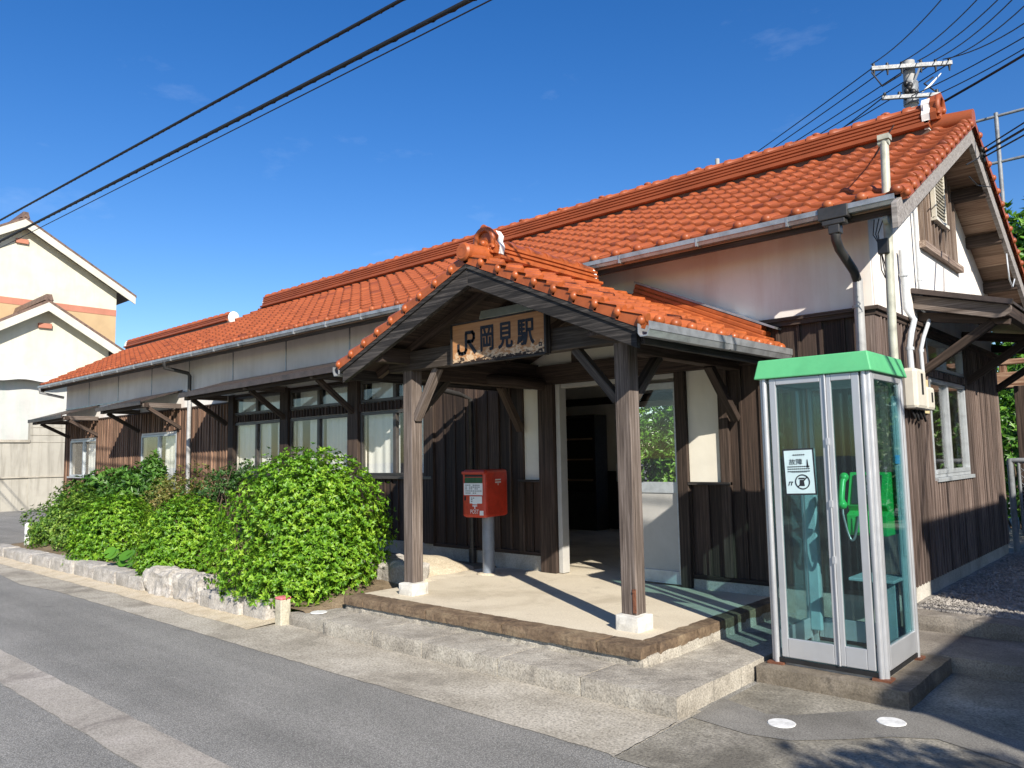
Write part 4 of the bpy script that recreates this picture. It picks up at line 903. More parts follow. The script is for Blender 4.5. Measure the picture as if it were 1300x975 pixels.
# ------------------------------------------------------------------ phone booth
BX0, BX1, BY0, BY1, BZ = -2.605, -1.755, 5.72, 6.57, .125
mb = MB(); mb.rock(-2.66, -1.60, 5.60, 6.73, -.02, BZ, .09, .004, 6, .5, 5, .02)
single(mb, 'booth_plinth', 'boothbase', (-2.13, 6.17, 0), 'dark blotchy concrete plinth under the phone booth', 'plinth')
PB = empty('phone_booth', (-2.18, 6.145, BZ), 'aluminium and glass telephone booth with mint green roof', 'phone booth')
mb = MB(); g = .018; e = -.012
tp = [(BX0 + g, BY0 + g), (BX1 - g, BY0 + g), (BX1 - g, BY1 - g), (BX0 + g, BY1 - g)]; bt = [(BX0 + e, BY0 + e), (BX1 - e, BY0 + e), (BX1 - e, BY1 - e), (BX0 + e, BY1 - e)]
mb.add([(x, y, 2.268) for x, y in bt] + [(x, y, 2.415) for x, y in tp], [(3, 2, 1, 0), (4, 5, 6, 7)] + [(i, (i + 1) % 4, 4 + (i + 1) % 4, 4 + i) for i in range(4)], .5); mb.build('roof', 'green_roof', PB, .009)
for (x, y) in [(BX0 + .05, BY0 + .05), (BX1 - .05, BY0 + .05), (BX1 - .05, BY1 - .05), (BX0 + .05, BY1 - .05)]:
    mb = MB(); sx = 1 if x > -2.18 else -1; sy = 1 if y > 6.14 else -1
    mb.box(x - .022, x + .022, y - .022, y + .022, BZ + .012, 2.27)
    mb.tube([(x + sx * .02, y - sy * .005, BZ + .012), (x + sx * .02, y - sy * .005, 2.27)], .021, 10); mb.tube([(x - sx * .005, y + sy * .02, BZ + .012), (x - sx * .005, y + sy * .02, 2.27)], .021, 10)
    p = mb.build('corner_post', 'alu', PB)
    mb = MB(); mb.box(x - .06, x + .06, y - .055, y + .055, BZ - .002, BZ + .016); mb.build('foot_plate', 'rust', p)
def leaf(name, p0, p1, z0, z1, kick, fw, fwr=None):
    """framed glass leaf between two ground points"""
    p0, p1 = V(p0), V(p1); d = (p1 - p0); L = d.length; d /= L; nrm = V((d.y, -d.x, 0)); m = MB(); fwr = fwr or fw
    def bar(a, b, za, zb, t=.016): m.obox(p0 + d * (a + b) / 2 + Z_ * (za + zb) / 2, d * (b - a) / 2, nrm * t, Z_ * (zb - za) / 2)
    bar(0, fw, z0, z1); bar(L - fwr, L, z0, z1); bar(fw, L - fwr, z1 - .05, z1); bar(fw, L - fwr, z0, z0 + kick)
    f = m.build(name, 'alu', PB, .005)
    m = MB(); m.obox(p0 + d * (fw + L - fwr) / 2 + Z_ * ((z0 + kick + z1 - .05) / 2), d * (L - fw - fwr) / 2, nrm * .003, Z_ * ((z1 - .05 - z0 - kick) / 2)); m.build('pane', 'glass_booth', f)
    return f
zb, zt = .185, 2.266
l1 = leaf('door', (BX0 + .10, BY0 + .03, 0), (-2.085, BY0 + .03, 0), zb, zt, .14, .05, .035); l2 = leaf('door', (-2.075, BY0 + .03, 0), (BX1 - .085, BY0 + .03, 0), zb, zt, .14, .035, .055)
mb = MB(); mb.tube([(-2.08, BY0 + .008, zb), (-2.08, BY0 + .008, zt)], .008, 8)
for z in (.9, 1.3, 1.75): mb.box(-2.09, -2.07, BY0 - .004, BY0 + .016, z, z + .05)
mb.build('hinge', 'alu', l1)
leaf('side_panel', (BX1 - .03, BY0 + .085, 0), (BX1 - .03, BY1 - .085, 0), zb, zt, .16, .035); leaf('side_panel', (BX0 + .03, BY1 - .085, 0), (BX0 + .03, BY0 + .085, 0), zb, zt, .16, .035); leaf('back_panel', (BX1 - .085, BY1 - .03, 0), (BX0 + .085, BY1 - .03, 0), zb, zt, .16, .035)
mb = MB(); mb.box(BX0 + .04, BX1 - .04, BY0 + .04, BY1 - .04, BZ - .001, BZ + .03); mb.build('booth_floor', 'gutter', PB)
mb = MB(); mb.box(BX0 + .06, BX1 - .06, BY0 + .02, BY0 + .035, BZ + .02, zb - .01); mb.box(BX1 - .035, BX1 - .02, BY0 + .06, BY1 - .06, BZ + .02, zb - .01); mb.build('base_seal', 'black', PB)
mb = MB(); mb.box(BX0 + .06, BX1 - .06, BY0 + .06, BY1 - .06, 2.235, 2.262); mb.build('booth_ceiling', 'alu_light', PB)
mb = MB(); mb.box(-1.818, -1.80, 6.37, 6.53, .3, 2.12, .5); mb.box(-1.80, -1.792, 6.385, 6.515, .9, 2.08, .5); mb.build('mounting_board', 'cyan_panel', PB, .006)
mb = MB(); mb.box(-2.14, -1.815, 6.16, 6.5, .72, .745); mb.box(-2.02, -1.88, 6.40, 6.5, .20, .72, .3); mb.build('shelf', 'cyan_panel', PB, .006)
mb = MB(); mb.box(-2.56, -2.47, 6.44, 6.49, .25, 1.55); mb.build('inner_panel', 'cyan_panel', PB, .01)
# telephone
TP = empty('payphone', (-1.95, 6.22, 1.06), 'bright green public telephone with dark keypad inside the booth', 'telephone')
mb = MB(); prof = [(6.52, 1.06), (6.21, 1.06), (6.20, 1.215), (6.265, 1.24), (6.225, 1.285), (6.325, 1.535), (6.52, 1.535)]
mb.prism([(-2.14, y, z) for y, z in prof], (.29, 0, 0)); mb.build('body', 'green_phone', TP, .006)
mb = MB(); a, b = V((0, 6.222, 1.29)), V((0, 6.315, 1.52)); d = (b - a).normalized(); nn = V((0, -d.z, d.y))
mb.obox((a + b) / 2 + nn * .002 + X_ * -2.0, d * .118, X_ * .105, nn * .008); kp = mb.build('keypad_panel', 'teal_dark', TP, .004)
mb = MB(); mb.box(-2.10, -1.90, 6.195, 6.205, 1.08, 1.19); mb.build('coin_plate', 'green_phone', TP, .004)
mb = MB()
for i in range(4):
    for j in range(3): mb.obox(a + d * (.06 + i * .028) + nn * .012 + X_ * (-2.0 + j * .03), d * .009, X_ * .010, nn * .004)
mb.obox(a + d * .2 + nn * .012 + X_ * -1.98, d * .018, X_ * .05, nn * .003); mb.build('key', 'gutter', kp)
mb = MB(); mb.tube([(-2.165, 6.20, 1.29), (-2.17, 6.195, 1.34), (-2.17, 6.24, 1.46), (-2.165, 6.28, 1.51)], [.03, .024, .024, .03], 12); mb.ball((-2.165, 6.20, 1.29), .036, .04, .036, 10, 7); mb.ball((-2.165, 6.27, 1.50), .036, .04, .036, 10, 7); mb.build('handset', 'green_phone', TP)
mb = MB(); pts = [(-2.165, 6.2, 1.27)] + [(-2.165 + .12 * t / 3, 6.19, 1.24 - .22 * math.sin(t)) for t in np.linspace(.1, 3.0, 14)]; mb.tube(pts, .009, 8); mb.build('cord', 'gutter', TP)
mb = MB(); mb.box(-1.80, -1.79, 6.33, 6.42, 1.60, 1.665, .5); single(mb, 'blue_card', 'blue_card', (-1.79, 6.37, 1.6), 'small blue card fixed above the green telephone', 'card')
# out of order notice
nt_ = empty('paper_notice', (-2.30, 5.745, 1.39), 'black edged white out of order notice taped to the booth door', 'notice')
u_, w_ = V((.999, 0, .03)).normalized(), V((-.03, 0, .999)).normalized(); c = V((-2.305, 5.741, 1.555))
mb = MB(); flat_poly(mb, [(-.118, -.172), (.118, -.172), (.118, .172), (-.118, .172)], c, u_, w_); mb.build('backing', 'ink', nt_)
mb = MB(); n = 10; vs = [c - Y_ * (.002 + .0015 * random.random()) + u_ * (-.107 + .214 * i / n) + w_ * (-.16 + .32 * j / n) for i in range(n + 1) for j in range(n + 1)]
mb.add(vs, [(i * 11 + j, (i + 1) * 11 + j, (i + 1) * 11 + j + 1, i * 11 + j + 1) for i in range(n) for j in range(n)], .5, None, True); mb.build('sheet', 'paper_glass_tint', nt_)
mb = MB(); c2 = c - Y_ * .0055
put_text(mb, '故障', .07, c2 + w_ * .075 - u_ * .02, u_, w_, .0, (.10, .045))
for k in range(4):
    for j in range(11):
        if k == 0 and (j < 3 or j > 8): continue
        a = -.085 + j * .0155; zz = [.122, .035, .018, .0][k]
        if random.random() < .9: flat_poly(mb, [(a, zz), (a + .011, zz), (a + .011, zz + .008), (a, zz + .008)], c2, u_, w_)
flat_poly(mb, [(-.06, -.004), (.06, -.004), (.06, -.002), (-.06, -.002)], c2, u_, w_)
disc(mb, c2 + u_ * .02 - w_ * .075, u_, w_, .056, 32, 0, .048)
flat_poly(mb, [(-.022, -.112), (-.016, -.118), (.062, -.04), (.056, -.034)], c2, u_, w_)
flat_poly(mb, [(-.005, -.105), (.035, -.105), (.03, -.06), (0, -.06)], c2 + Y_ * .0005, u_, w_); flat_poly(mb, [(-.008, -.055), (.038, -.055), (.038, -.044), (-.008, -.044)], c2 + Y_ * .0005, u_, w_)
for k in range(4): flat_poly(mb, [(-.09 + k * .01, -.10 + (k % 2) * .02), (-.082 + k * .01, -.10 + (k % 2) * .02), (-.075 + k * .008, -.07), (-.08 + k * .008, -.07)], c2, u_, w_)
flat_poly(mb, [(.06, .03), (.075, .03), (.07, .09), (.065, .09)], c2, u_, w_); mb.build('print', 'ink', nt_)

# ------------------------------------------------------------------ service pole, pipes, meters
cp = empty('conduit_pole', (-1.97, 7.1, .12), 'cream steel service pole rising past the eave at the corner', 'pole')
mb = MB(); mb.tube([(-1.975, 7.1, .12), (-1.975, 7.1, 2.7), (-1.94, 7.1, 4.44)], .036, 14); mb.build('shaft', 'pipe_cream', cp)
mb = MB(); mb.box(-1.985, -1.89, 7.055, 7.145, 4.42, 4.465); mb.tube([(-1.99, 7.1, 4.4), (-1.90, 7.1, 4.4)], .03, 8); mb.build('cap', 'pipe_cream', cp); mb = MB(); mb.tube([(-1.97, 7.05, 3.70), (-1.93, 7.05, 3.70)], .045, 10); mb.build('fitting', 'pipe_cream', cp)
mb = MB(); mb.box(-2.03, -1.945, 7.02, 7.07, 3.40, 3.53); mb.build('junction_box', 'black', cp, .004)
mb = MB()
for k in range(3): mb.tube([(-1.97 - .04 * k, 7.05, 3.72), (-2.04 - .02 * k, 7.1, 3.6), (-2.02, 7.06, 3.48), (-2.06 + .03 * k, 7.2, 3.3 - .06 * k), (-2.0, 7.08, 3.2)], .005, 6)
mb.tube([(-2.0, 7.4, 3.75), (-2.06, 7.42, 3.5), (-2.05, 7.44, 3.06)], .005, 6); mb.build('loose_wire', 'cable', cp)
def pipe(name, pts, r, mat, label, clips=()):
    mb = MB(); mb.tube(pts, r, 12)
    for p in clips: mb.tube([V(p), V(p) + Z_ * .03], r * 1.35, 12)
    single(mb, name, mat, pts[-1], label, 'pipe')
xw = XR + .05
pipe('conduit_pipe', [(xw, 8.35, 3.72), (xw, 8.38, 3.12), (xw + .06, 8.40, 3.0), (xw + .07, 8.22, 2.85), (xw + .05, 8.20, 2.7), (xw + .05, 8.22, 2.42)], .03, 'pipe_white', 'thicker bent white conduit beside the service pole, above the meters', [(xw, 8.36, 3.45), (xw + .05, 8.21, 2.68)])
pipe('conduit_pipe', [(xw, 8.93, 4.3), (xw, 8.95, 3.35), (xw, 8.97, 3.2), (xw + .06, 8.99, 3.08), (xw + .06, 8.7, 2.86), (xw + .04, 8.64, 2.72), (xw + .04, 8.66, 2.40)], .021, 'pipe_white', 'thin bent white conduit on the gable nearest the loft hatch', [(xw, 8.95, 3.5), (xw + .04, 8.65, 2.7)])
mt = empty('electric_meter', (XR + .1, 8.3, 2.08), 'tall cream meter box on the gable boards with dark slot', 'meter')
mb = MB(); mb.box(XR + .03, XR + .17, 8.10, 8.46, 2.10, 2.50); mb.build('case', 'meter', mt, .035)
mb = MB(); mb.box(XR + .165, XR + .175, 8.26, 8.32, 2.24, 2.45); mb.build('window', 'black', mt, .004)
mt = empty('electric_meter', (XR + .1, 8.65, 2.06), 'smaller cream meter box on a yellowed board', 'meter')
mb = MB(); mb.box(XR + .05, XR + .16, 8.50, 8.78, 2.10, 2.34); mb.build('case', 'meter', mt, .03)
mb = MB(); mb.box(XR + .155, XR + .165, 8.64, 8.69, 2.18, 2.28); mb.build('window', 'black', mt, .003)
mb = MB(); mb.box(XR + .02, XR + .045, 8.44, 9.02, 2.08, 2.44, .5); mb.build('backboard', 'meter_y', mt, .004)
mb = MB()
for k in range(4): mb.tube([(XR + .08, 8.2 + k * .13, 2.1), (XR + .10, 8.22 + k * .13, 2.01 - .02 * (k % 2)), (XR + .08, 8.3 + k * .12, 2.03), (XR + .06, 8.33 + k * .12, 2.1)], .012, 8)
single(mb, 'meter_cable', 'cable', (XR + .08, 8.4, 2.0), 'looped black cables under the two meter boxes', 'cable')

# ------------------------------------------------------------------ foliage
def leaf_arrays(P, D, Nn, L, Wd):
    side = np.cross(D, Nn); side /= np.linalg.norm(side, axis=1, keepdims=True) + 1e-9
    up = np.cross(side, D); L = L[:, None]; Wd = Wd[:, None]
    b = P; t = P + D * L - up * L * .12; m = P + D * L * .48 + up * L * .06
    return np.stack([b, m + side * Wd, t, m - side * Wd], 1)
def leaf_mesh(name, quads, rnd, mat, parent):
    n = len(quads); me = bpy.data.meshes.new(name); o_ = np.array(parent['_o'], dtype=np.float64)
    me.vertices.add(n * 4); me.vertices.foreach_set('co', (quads.reshape(-1, 3) - o_).astype(np.float32).ravel())
    me.loops.add(n * 6); me.polygons.add(n * 2)
    base = (np.arange(n) * 4)[:, None]; idx = (base + np.array([[0, 1, 2, 0, 2, 3]])).ravel()
    me.loops.foreach_set('vertex_index', idx.astype(np.int32)); me.polygons.foreach_set('loop_start', (np.arange(n * 2) * 3).astype(np.int32))
    me.update(calc_edges=True)
    a = me.attributes.new('rnd', 'FLOAT', 'FACE'); a.data.foreach_set('value', np.repeat(rnd, 2).astype(np.float32))
    me.materials.append(M[mat]); o = bpy.data.objects.new(name, me); C.objects.link(o); o.parent = parent; o['_o'] = tuple(o_); return o
def unit(n, rng):
    v = rng.normal(size=(n, 3)); return v / np.linalg.norm(v, axis=1, keepdims=True)
def crown(lobes, n, leaf, per=6, seed=1, shell=.5, flat=.35, zmin=.0, lump=.26):
    """rosettes of leaves spread through the outer shell of several lobes"""
    rng = np.random.default_rng(seed); vol = np.array([l[3] * l[4] + l[3] * l[5] + l[4] * l[5] for l in lobes]); cnt = (vol / vol.sum() * n).astype(int)
    Ps = []; Ns = []
    for (cx, cy, cz, rx, ry, rz), k in zip(lobes, cnt):
        d = unit(k, rng); r = 1 - shell * rng.random(k) ** 1.7
        bumps = unit(26, rng); bh = rng.normal(size=26) * lump
        r = r * (1 + (np.maximum(0, d @ bumps.T - .72) / .28 * bh).sum(1)) + rng.normal(size=k) * .022 + .14 * rng.random(k) ** 2 * (rng.random(k) < .10)
        p = d * r[:, None] * np.array([rx, ry, rz]) + np.array([cx, cy, cz]); nn = d / np.array([rx, ry, rz]); nn /= np.linalg.norm(nn, axis=1, keepdims=True)
        ok = p[:, 2] > zmin; Ps.append(p[ok]); Ns.append(nn[ok])
    P = np.concatenate(Ps); N_ = np.concatenate(Ns); m = len(P)
    ax = N_ + unit(m, rng) * .45 + np.array([0, 0, .45]); ax /= np.linalg.norm(ax, axis=1, keepdims=True)
    Q = []; R_ = []; tone = rng.random(m)
    lowf = np.array([mnoise.noise(V(p) * 2.3) for p in P]) * .5
    for i in range(per):
        ref = unit(m, rng); t = np.cross(ax, ref); t /= np.linalg.norm(t, axis=1, keepdims=True)
        D = t + ax * (flat + .65 * rng.random((m, 1))); D /= np.linalg.norm(D, axis=1, keepdims=True)
        L = leaf * (.6 + .7 * rng.random(m)); Q.append(leaf_arrays(P + unit(m, rng) * leaf * .10, D, ax, L, L * .19)); R_.append(np.clip(.45 + .7 * lowf + .75 * (tone - .5) + .12 * rng.normal(size=m), 0, 1))
    return np.concatenate(Q), np.concatenate(R_)
def shrub(name, base, lobes, n, leaf, mat, label, per=6, seed=1, stems=9, group=None, cat='shrub', **k):
    o = empty(name, base, label, cat, group); qd, r = crown(lobes, n, leaf, per, seed, **k); leaf_mesh('foliage', qd, r, mat, o)
    rng = random.Random(seed); mb = MB()
    for i in range(stems):
        l = lobes[rng.randrange(len(lobes))]; p0 = V(base) + V((rng.uniform(-.25, .25), rng.uniform(-.2, .2), 0)); p2 = V((l[0] + rng.uniform(-.7, .7) * l[3], l[1] + rng.uniform(-.7, .7) * l[4], l[2] + rng.uniform(0, .6) * l[5]))
        pm = (p0 + p2) / 2 + V((rng.uniform(-.12, .12), rng.uniform(-.12, .12), .08)); mb.tube([p0, pm, p2], [.022, .014, .006], 6)
    mb.build('stem', 'twig', o); return o
shrub('shrub', (-8.3, 5.5, .15), [(-8.28, 5.45, .86, 1.0, 1.0, .98), (-8.05, 4.82, .36, .85, .5, .38), (-7.7, 5.3, .55, .5, .6, .5), (-8.6, 5.6, .80, .7, .7, .78), (-8.15, 5.3, 1.0, .65, .65, .74)], 14500, .046, 'leaf_bright', 'largest bright green rounded bush, left of the porch', 8, 11, 14, zmin=.02, lump=.08, shell=.5)
shrub('shrub', (-10.55, 5.3, .15), [(-10.85, 5.1, .54, .66, .62, .64), (-10.75, 4.80, .34, .46, .4, .34)], 6000, .046, 'leaf_bright', 'lower bright green bush overhanging the kerb stones left of the largest bush', 8, 12, 10, zmin=.03, lump=.05, shell=.5)
shrub('shrub', (-13.3, 5.3, .15), [(-13.7, 5.2, .56, .70, .62, .62), (-13.5, 4.88, .34, .48, .42, .36)], 4800, .048, 'leaf_bright', 'yellow green bush above the round leaved plant', 8, 13, 9, zmin=.03, lump=.05, shell=.5)
shrub('shrub', (-16.2, 5.6, .15), [(-16.5, 5.5, .52, .75, .7, .62), (-15.5, 5.4, .55, .6, .6, .62), (-17.2, 5.45, .45, .5, .5, .5)], 5500, .052, 'leaf_mid', 'mid green bush at the far end of the bed by the white marker post', 8, 14, 12, zmin=.06, lump=.14)
shrub('climbing_shrub', (-17.0, 6.7, .2), [(-17.2, 6.5, .95, 1.15, .6, .72), (-16.0, 6.6, 1.05, .6, .5, .68), (-17.9, 6.3, .75, .8, .6, .6), (-15.75, 6.7, 1.45, .22, .22, .50)], 2600, .115, 'leaf_ivy_dark', 'broad leaved dark climbing plant mounded under the far windows', 5, 15, 9, lump=.1)
shrub('shrub', (-14.4, 6.6, .2), [(-14.3, 6.5, .95, .7, .55, .60), (-13.7, 6.5, .75, .6, .5, .5), (-14.9, 6.6, .95, .45, .4, .5)], 3200, .05, 'leaf_olive', 'thin olive and reddish bush in front of the lit window', 6, 16, 16, shell=.75)
shrub('nandina', (-12.6, 6.5, .2), [(-12.7, 6.5, 1.1, .6, .5, .45), (-12.3, 6.55, 1.4, .5, .4, .30), (-13.0, 6.5, .9, .5, .45, .4), (-11.8, 6.6, 1.55, .4, .3, .22)], 1100, .066, 'leaf_dark', 'sparse dark leaved shrub with bare stems below the office window', 5, 17, 20, shell=.9)
# round leaved plant
rp = empty('round_leaf_plant', (-12.0, 4.62, .2), 'low plant with a few round glossy leaves on the kerb', 'plant')
mb = MB(); random.seed(5)
for i in range(9):
    x, y, z = -12.0 + random.uniform(-.32, .4), 4.55 + random.uniform(-.06, .2), .27 + random.uniform(0, .14); r = random.uniform(.06, .1)
    n_ = V((random.uniform(-.1, .6), -.75, random.uniform(.4, .9))).normalized(); a = n_.orthogonal().normalized(); b = n_.cross(a)
    vs = [V((x, y, z)) - n_ * .012] + [V((x, y, z)) + (a * math.cos(t) + b * math.sin(t)) * r for t in np.linspace(.3, 6.0, 16)]
    mb.add(vs, [(0, k, k + 1) for k in range(1, 16)], random.uniform(.4, .9)); mb.tube([(x, y + .02, z - .01), (-12.0, 4.68, .16)], .006, 5, .3)
mb.build('leaf', 'leaf_ivy', rp)
# greenery beyond the platform and to the right
def tree(name, base, h, lobes, n, leaf, mat, label, seed, group=None):
    o = empty(name, base, label, 'tree', group); qd, r = crown(lobes, n, leaf, 6, seed, shell=.6, lump=.1); leaf_mesh('crown', qd, r, mat, o)
    rng = random.Random(seed); b = V(base); mb = MB(); mb.tube([b, b + V((.06, .04, h * .4)), b + V((-.05, .08, h * .8))], [.2, .15, .07], 10)
    for l in lobes:
        mb.tube([b + V((0, 0, h * rng.uniform(.3, .6))), (b + V((0, 0, h * .6)) + V(l[:3])) / 2, V(l[:3])], [.08, .05, .02], 7)
    mb.build('trunk', 'twig', o); return o
tree('tree', (-1.7, 21, .2), 6.5, [(-1.6, 21, 5.2, 1.9, 1.8, 2.1), (-2.5, 20.5, 3.6, 1.5, 1.4, 1.8), (-.2, 20.8, 4.2, 1.8, 1.6, 2.2), (-2.0, 21, 6.2, 1.1, 1.1, 1.3), (-3.0, 20, 1.9, 1.4, 1.1, 1.6), (-.8, 20, 1.8, 1.6, 1.2, 1.6), (-2.7, 20.3, 5.6, 1.2, 1.2, 1.5)], 9500, .20, 'leaf_ivy', 'leafy green tree behind the right roof edge', 31)
tree('tree', (2.2, 18, .2), 5.5, [(2.2, 18, 4, 1.9, 1.8, 1.9), (1.2, 17.6, 2.6, 1.3, 1.3, 1.5), (3.4, 18, 3, 1.6, 1.6, 1.8), (2.2, 17.5, 1.2, 1.6, 1.2, 1.1)], 3600, .18, 'leaf_dark', 'dark tree standing right of the gravel yard', 32)
tree('tree', (3.4, 12.6, .2), 5, [(3.4, 12.6, 3.6, 1.5, 1.5, 1.7), (2.8, 12.2, 2.1, 1.0, 1.0, 1.2), (4.2, 12.6, 2.6, 1.2, 1.3, 1.5)], 2600, .16, 'leaf_ivy', 'small leafy tree between the side house and the dark tree', 34)
shrub('shrub', (-2.7, 17.2, .2), [(-2.8, 17.2, 1.9, 1.2, .9, 1.3), (-1.7, 17.4, 1.6, 1.0, .9, 1.2)], 1300, .14, 'leaf_ivy', 'leafy shrub seen through the opening beyond the gable wall', 5, 35, 10)
tree('tree', (3.7, 1.6, 0), 2.8, [(3.65, 1.6, 2.85, .95, .85, .6), (3.0, 1.9, 2.7, .4, .4, .3)], 420, .14, 'leaf_mid', 'small loose tree at the corner of the plastered house', 39)
hd = empty('hedge', (-11, 19, 0), 'sunlit green hedge beyond the platform seen through the door pane', 'hedge')
qd, r = crown([(-13.0 + i * 1.2, 19 + .2 * math.sin(i * 2), 1.7, 1.0, .8, 1.9 + .15 * math.sin(i * 3.1)) for i in range(5)], 7500, .15, 6, 36, shell=.5); leaf_mesh('foliage', qd, r, 'leaf_ivy', hd)
mb = MB()
for i in range(5): mb.tube([(-13 + i * 1.2, 19, 0), (-13 + i * 1.2 + .1, 19, 1.6)], [.06, .03], 7)
mb.build('stem', 'twig', hd)

# ------------------------------------------------------------------ gate and timber frame beyond the gable
gt = empty('chain_link_gate', (-1.6, 12.95, .25), 'grey tubular gate with chain link mesh beyond the gable wall', 'gate')
mb = MB(); mb.tube([(-2.16, 12.95, .2), (-2.16, 12.95, 1.56)], .04, 10); mb.tube([(-2.16, 12.95, 1.53), (-.9, 12.95, 1.53)], .035, 10); mb.tube([(-2.06, 12.95, .5), (-2.06, 12.95, 1.5)], .02, 8); mb.tube([(-2.06, 12.95, .5), (-.9, 12.95, .5)], .02, 8); mb.tube([(-.9, 12.95, .2), (-.9, 12.95, 1.56)], .04, 10); mb.build('frame', 'steel', gt)
mb = MB()
for i in range(-10, 14):
    for s in (1, -1):
        xa, xb = -2.06 + i * .105, -2.06 + i * .105 + 1.0 * s; za, zb_ = .5, 1.5
        def clipx(xa, za, xb, zb):
            lo, hi = -2.06, -.9; pts = []
            t0, t1 = 0., 1.; dx = xb - xa
            for bnd, sg_ in ((lo, 1), (hi, -1)):
                f0, f1 = (xa - bnd) * sg_, (xb - bnd) * sg_
                if f0 < 0 and f1 < 0: return None
                if f0 < 0: t0 = max(t0, f0 / (f0 - f1))
                if f1 < 0: t1 = min(t1, f0 / (f0 - f1))
            return None if t0 >= t1 else ((xa + dx * t0, za + (zb - za) * t0), (xa + dx * t1, za + (zb - za) * t1))
        q_ = clipx(xa, za, xb, zb_)
        if q_ and abs(q_[0][0] - q_[1][0]) > .02: mb.tube([(q_[0][0], 12.95 + .004 * s, q_[0][1]), (q_[1][0], 12.95 + .004 * s, q_[1][1])], .004, 4, None, False)
mb.build('mesh', 'steel', gt)
fr = empty('timber_frame', (-2.0, 13.6, .25), 'old reddish timber beam and post framing the platform opening', 'timber frame')
mb = MB(); mb.box(-2.75, -.6, 13.75, 13.9, 2.62, 2.86); mb.box(-2.75, -.6, 13.76, 13.88, 2.98, 3.06)
for x in (-2.3, -1.9, -1.5): mb.box(x - .05, x + .05, 13.78, 13.86, 2.86, 2.98)
mb.build('beam', 'wood_red', fr, .01)
mb = MB(); mb.box(-2.12, -1.9, 13.4, 13.6, .2, 2.62); mb.build('post', 'wood_beam', fr, .01)
mb = MB(); mb.box(-.82, -.62, 13.74, 13.91, .2, 2.62); mb.build('post', 'wood_beam', fr, .01)

# ------------------------------------------------------------------ background houses on the left
def gable_house(name, x, ya, za, hw, slope, depth, mats, label, band=None, low=None, oy=.45):
    """house whose gable faces +x: ridge at (ya, za)"""
    h = empty(name, (x - depth / 2, ya, 0), label, 'house'); ex = hw - oy
    zw = lambda y: za - .30 - slope * abs(y - ya)
    mb = MB(); zl = low or 0
    mb.prism([(x, ya - ex, zl), (x, ya + ex, zl), (x, ya + ex, zw(ya + ex)), (x, ya, zw(ya)), (x, ya - ex, zw(ya - ex))], (-depth, 0, 0)); mb.build('wall', mats[0], h)
    if low: mb = MB(); mb.box(x - depth, x + .03, ya - ex - .02, ya + ex + .02, -.3, low); mb.build('lower_wall', mats[1], h)
    if band:
        mb = MB(); mb.box(x, x + .03, ya - ex, ya + ex, band[0] - .3, band[0]); mb.build('band', 'terracotta', h)
        mb = MB(); mb.box(x, x + .012, ya - ex, ya + ex, band[1], band[0] - .3); mb.build('wall', 'ochre', h)
    mb = MB()
    for s in (-1, 1):
        e = ya + s * hw; mb.prism([(x + .55, ya, za), (x + .55, e, za - slope * hw), (x + .55, e, za - slope * hw - .12), (x + .55, ya, za - .12)], (-depth - 1.0, 0, 0))
    mb.prism([(x + .55, ya - .18, za - .05), (x + .55, ya + .18, za - .05), (x + .55, ya + .1, za + .22), (x + .55, ya - .1, za + .22)], (-depth - 1.0, 0, 0)); r_ = mb.build('roof', 'tin_roof2', h)
    mb = MB()
    for s in (-1, 1):
        e = ya + s * (hw - .05); mb.prism([(x + .50, ya, za - .125), (x + .50, e, za - .125 - slope * (hw - .05)), (x + .50, e, za - .48 - slope * (hw - .05)), (x + .50, ya, za - .48)], (.06, 0, 0))
        mb.prism([(x + .49, ya, za - .13), (x + .49, e, za - .13 - slope * (hw - .05)), (x + .49, e, za - .2 - slope * (hw - .05)), (x + .49, ya, za - .2)], (-.5, 0, 0))
    mb.build('fascia', 'trim_white', h)
    mb = MB(); mb.box(x, x + .12, ya - .22, ya + .28, za - 1.15, za - .95); mb.build('vent', 'terracotta', h)
    return h
M['tin_roof2'] = paint('brown grey house tiles', (.16, .10, .075), .6, 0, .3, 8)
gable_house('house', -40, 10.73, 13.07, 5.0, .59, 8, ['cream'], 'tall cream house with ochre lower wall and red band', band=(9.35, 3), oy=.75)
gable_house('house', -36, 10.62, 8.60, 3.05, .60, 3.2, ['cream', 'shed_white'], 'smaller cream gabled house with white lower wall before the tall house', low=5.2)
mb = MB(); n = 24; vs = []
for i in range(n + 1):
    y = 7.6 + 6.1 * i / n; vs += [(-35.5, y, 5.25 + .04 * math.sin(i * .9)), (-35.98, y, 5.45), (-35.45, y, 5.16 + .05 * math.sin(i * .9))]
fs = []
for i in range(n): fs += [(3 * i, 3 * i + 3, 3 * i + 4, 3 * i + 1), (3 * i + 2, 3 * i + 5, 3 * i + 3, 3 * i)]
mb.add(vs, fs, .5, None, True); single(mb, 'awning', 'shed_white', (-35.7, 10.6, 5.2), 'wavy pale awning strip along the front of the cream gabled house', 'awning')
cw = empty('concrete_wall', (-34.2, 12, 0), 'stepped weathered concrete wall at the end of the street', 'wall')
mb = MB(); mb.box(-34.4, -34.15, 9.75, 22, -.1, 3.50); mb.box(-34.4, -34.17, 2.0, 9.75, -.1, 2.62); mb.build('body', 'blockwall', cw)
mb = MB()
for z in (2.62, 2.9, 3.2): mb.box(-34.14, -34.13, 9.75, 22, z, z + .02)
for z in (1.25,): mb.box(-34.16, -34.10, 2.0, 22, z, z + .05)
mb.box(-34.5, -34.1, 2.0, 9.75, 2.62, 2.72); mb.build('coping', 'concrete', cw)
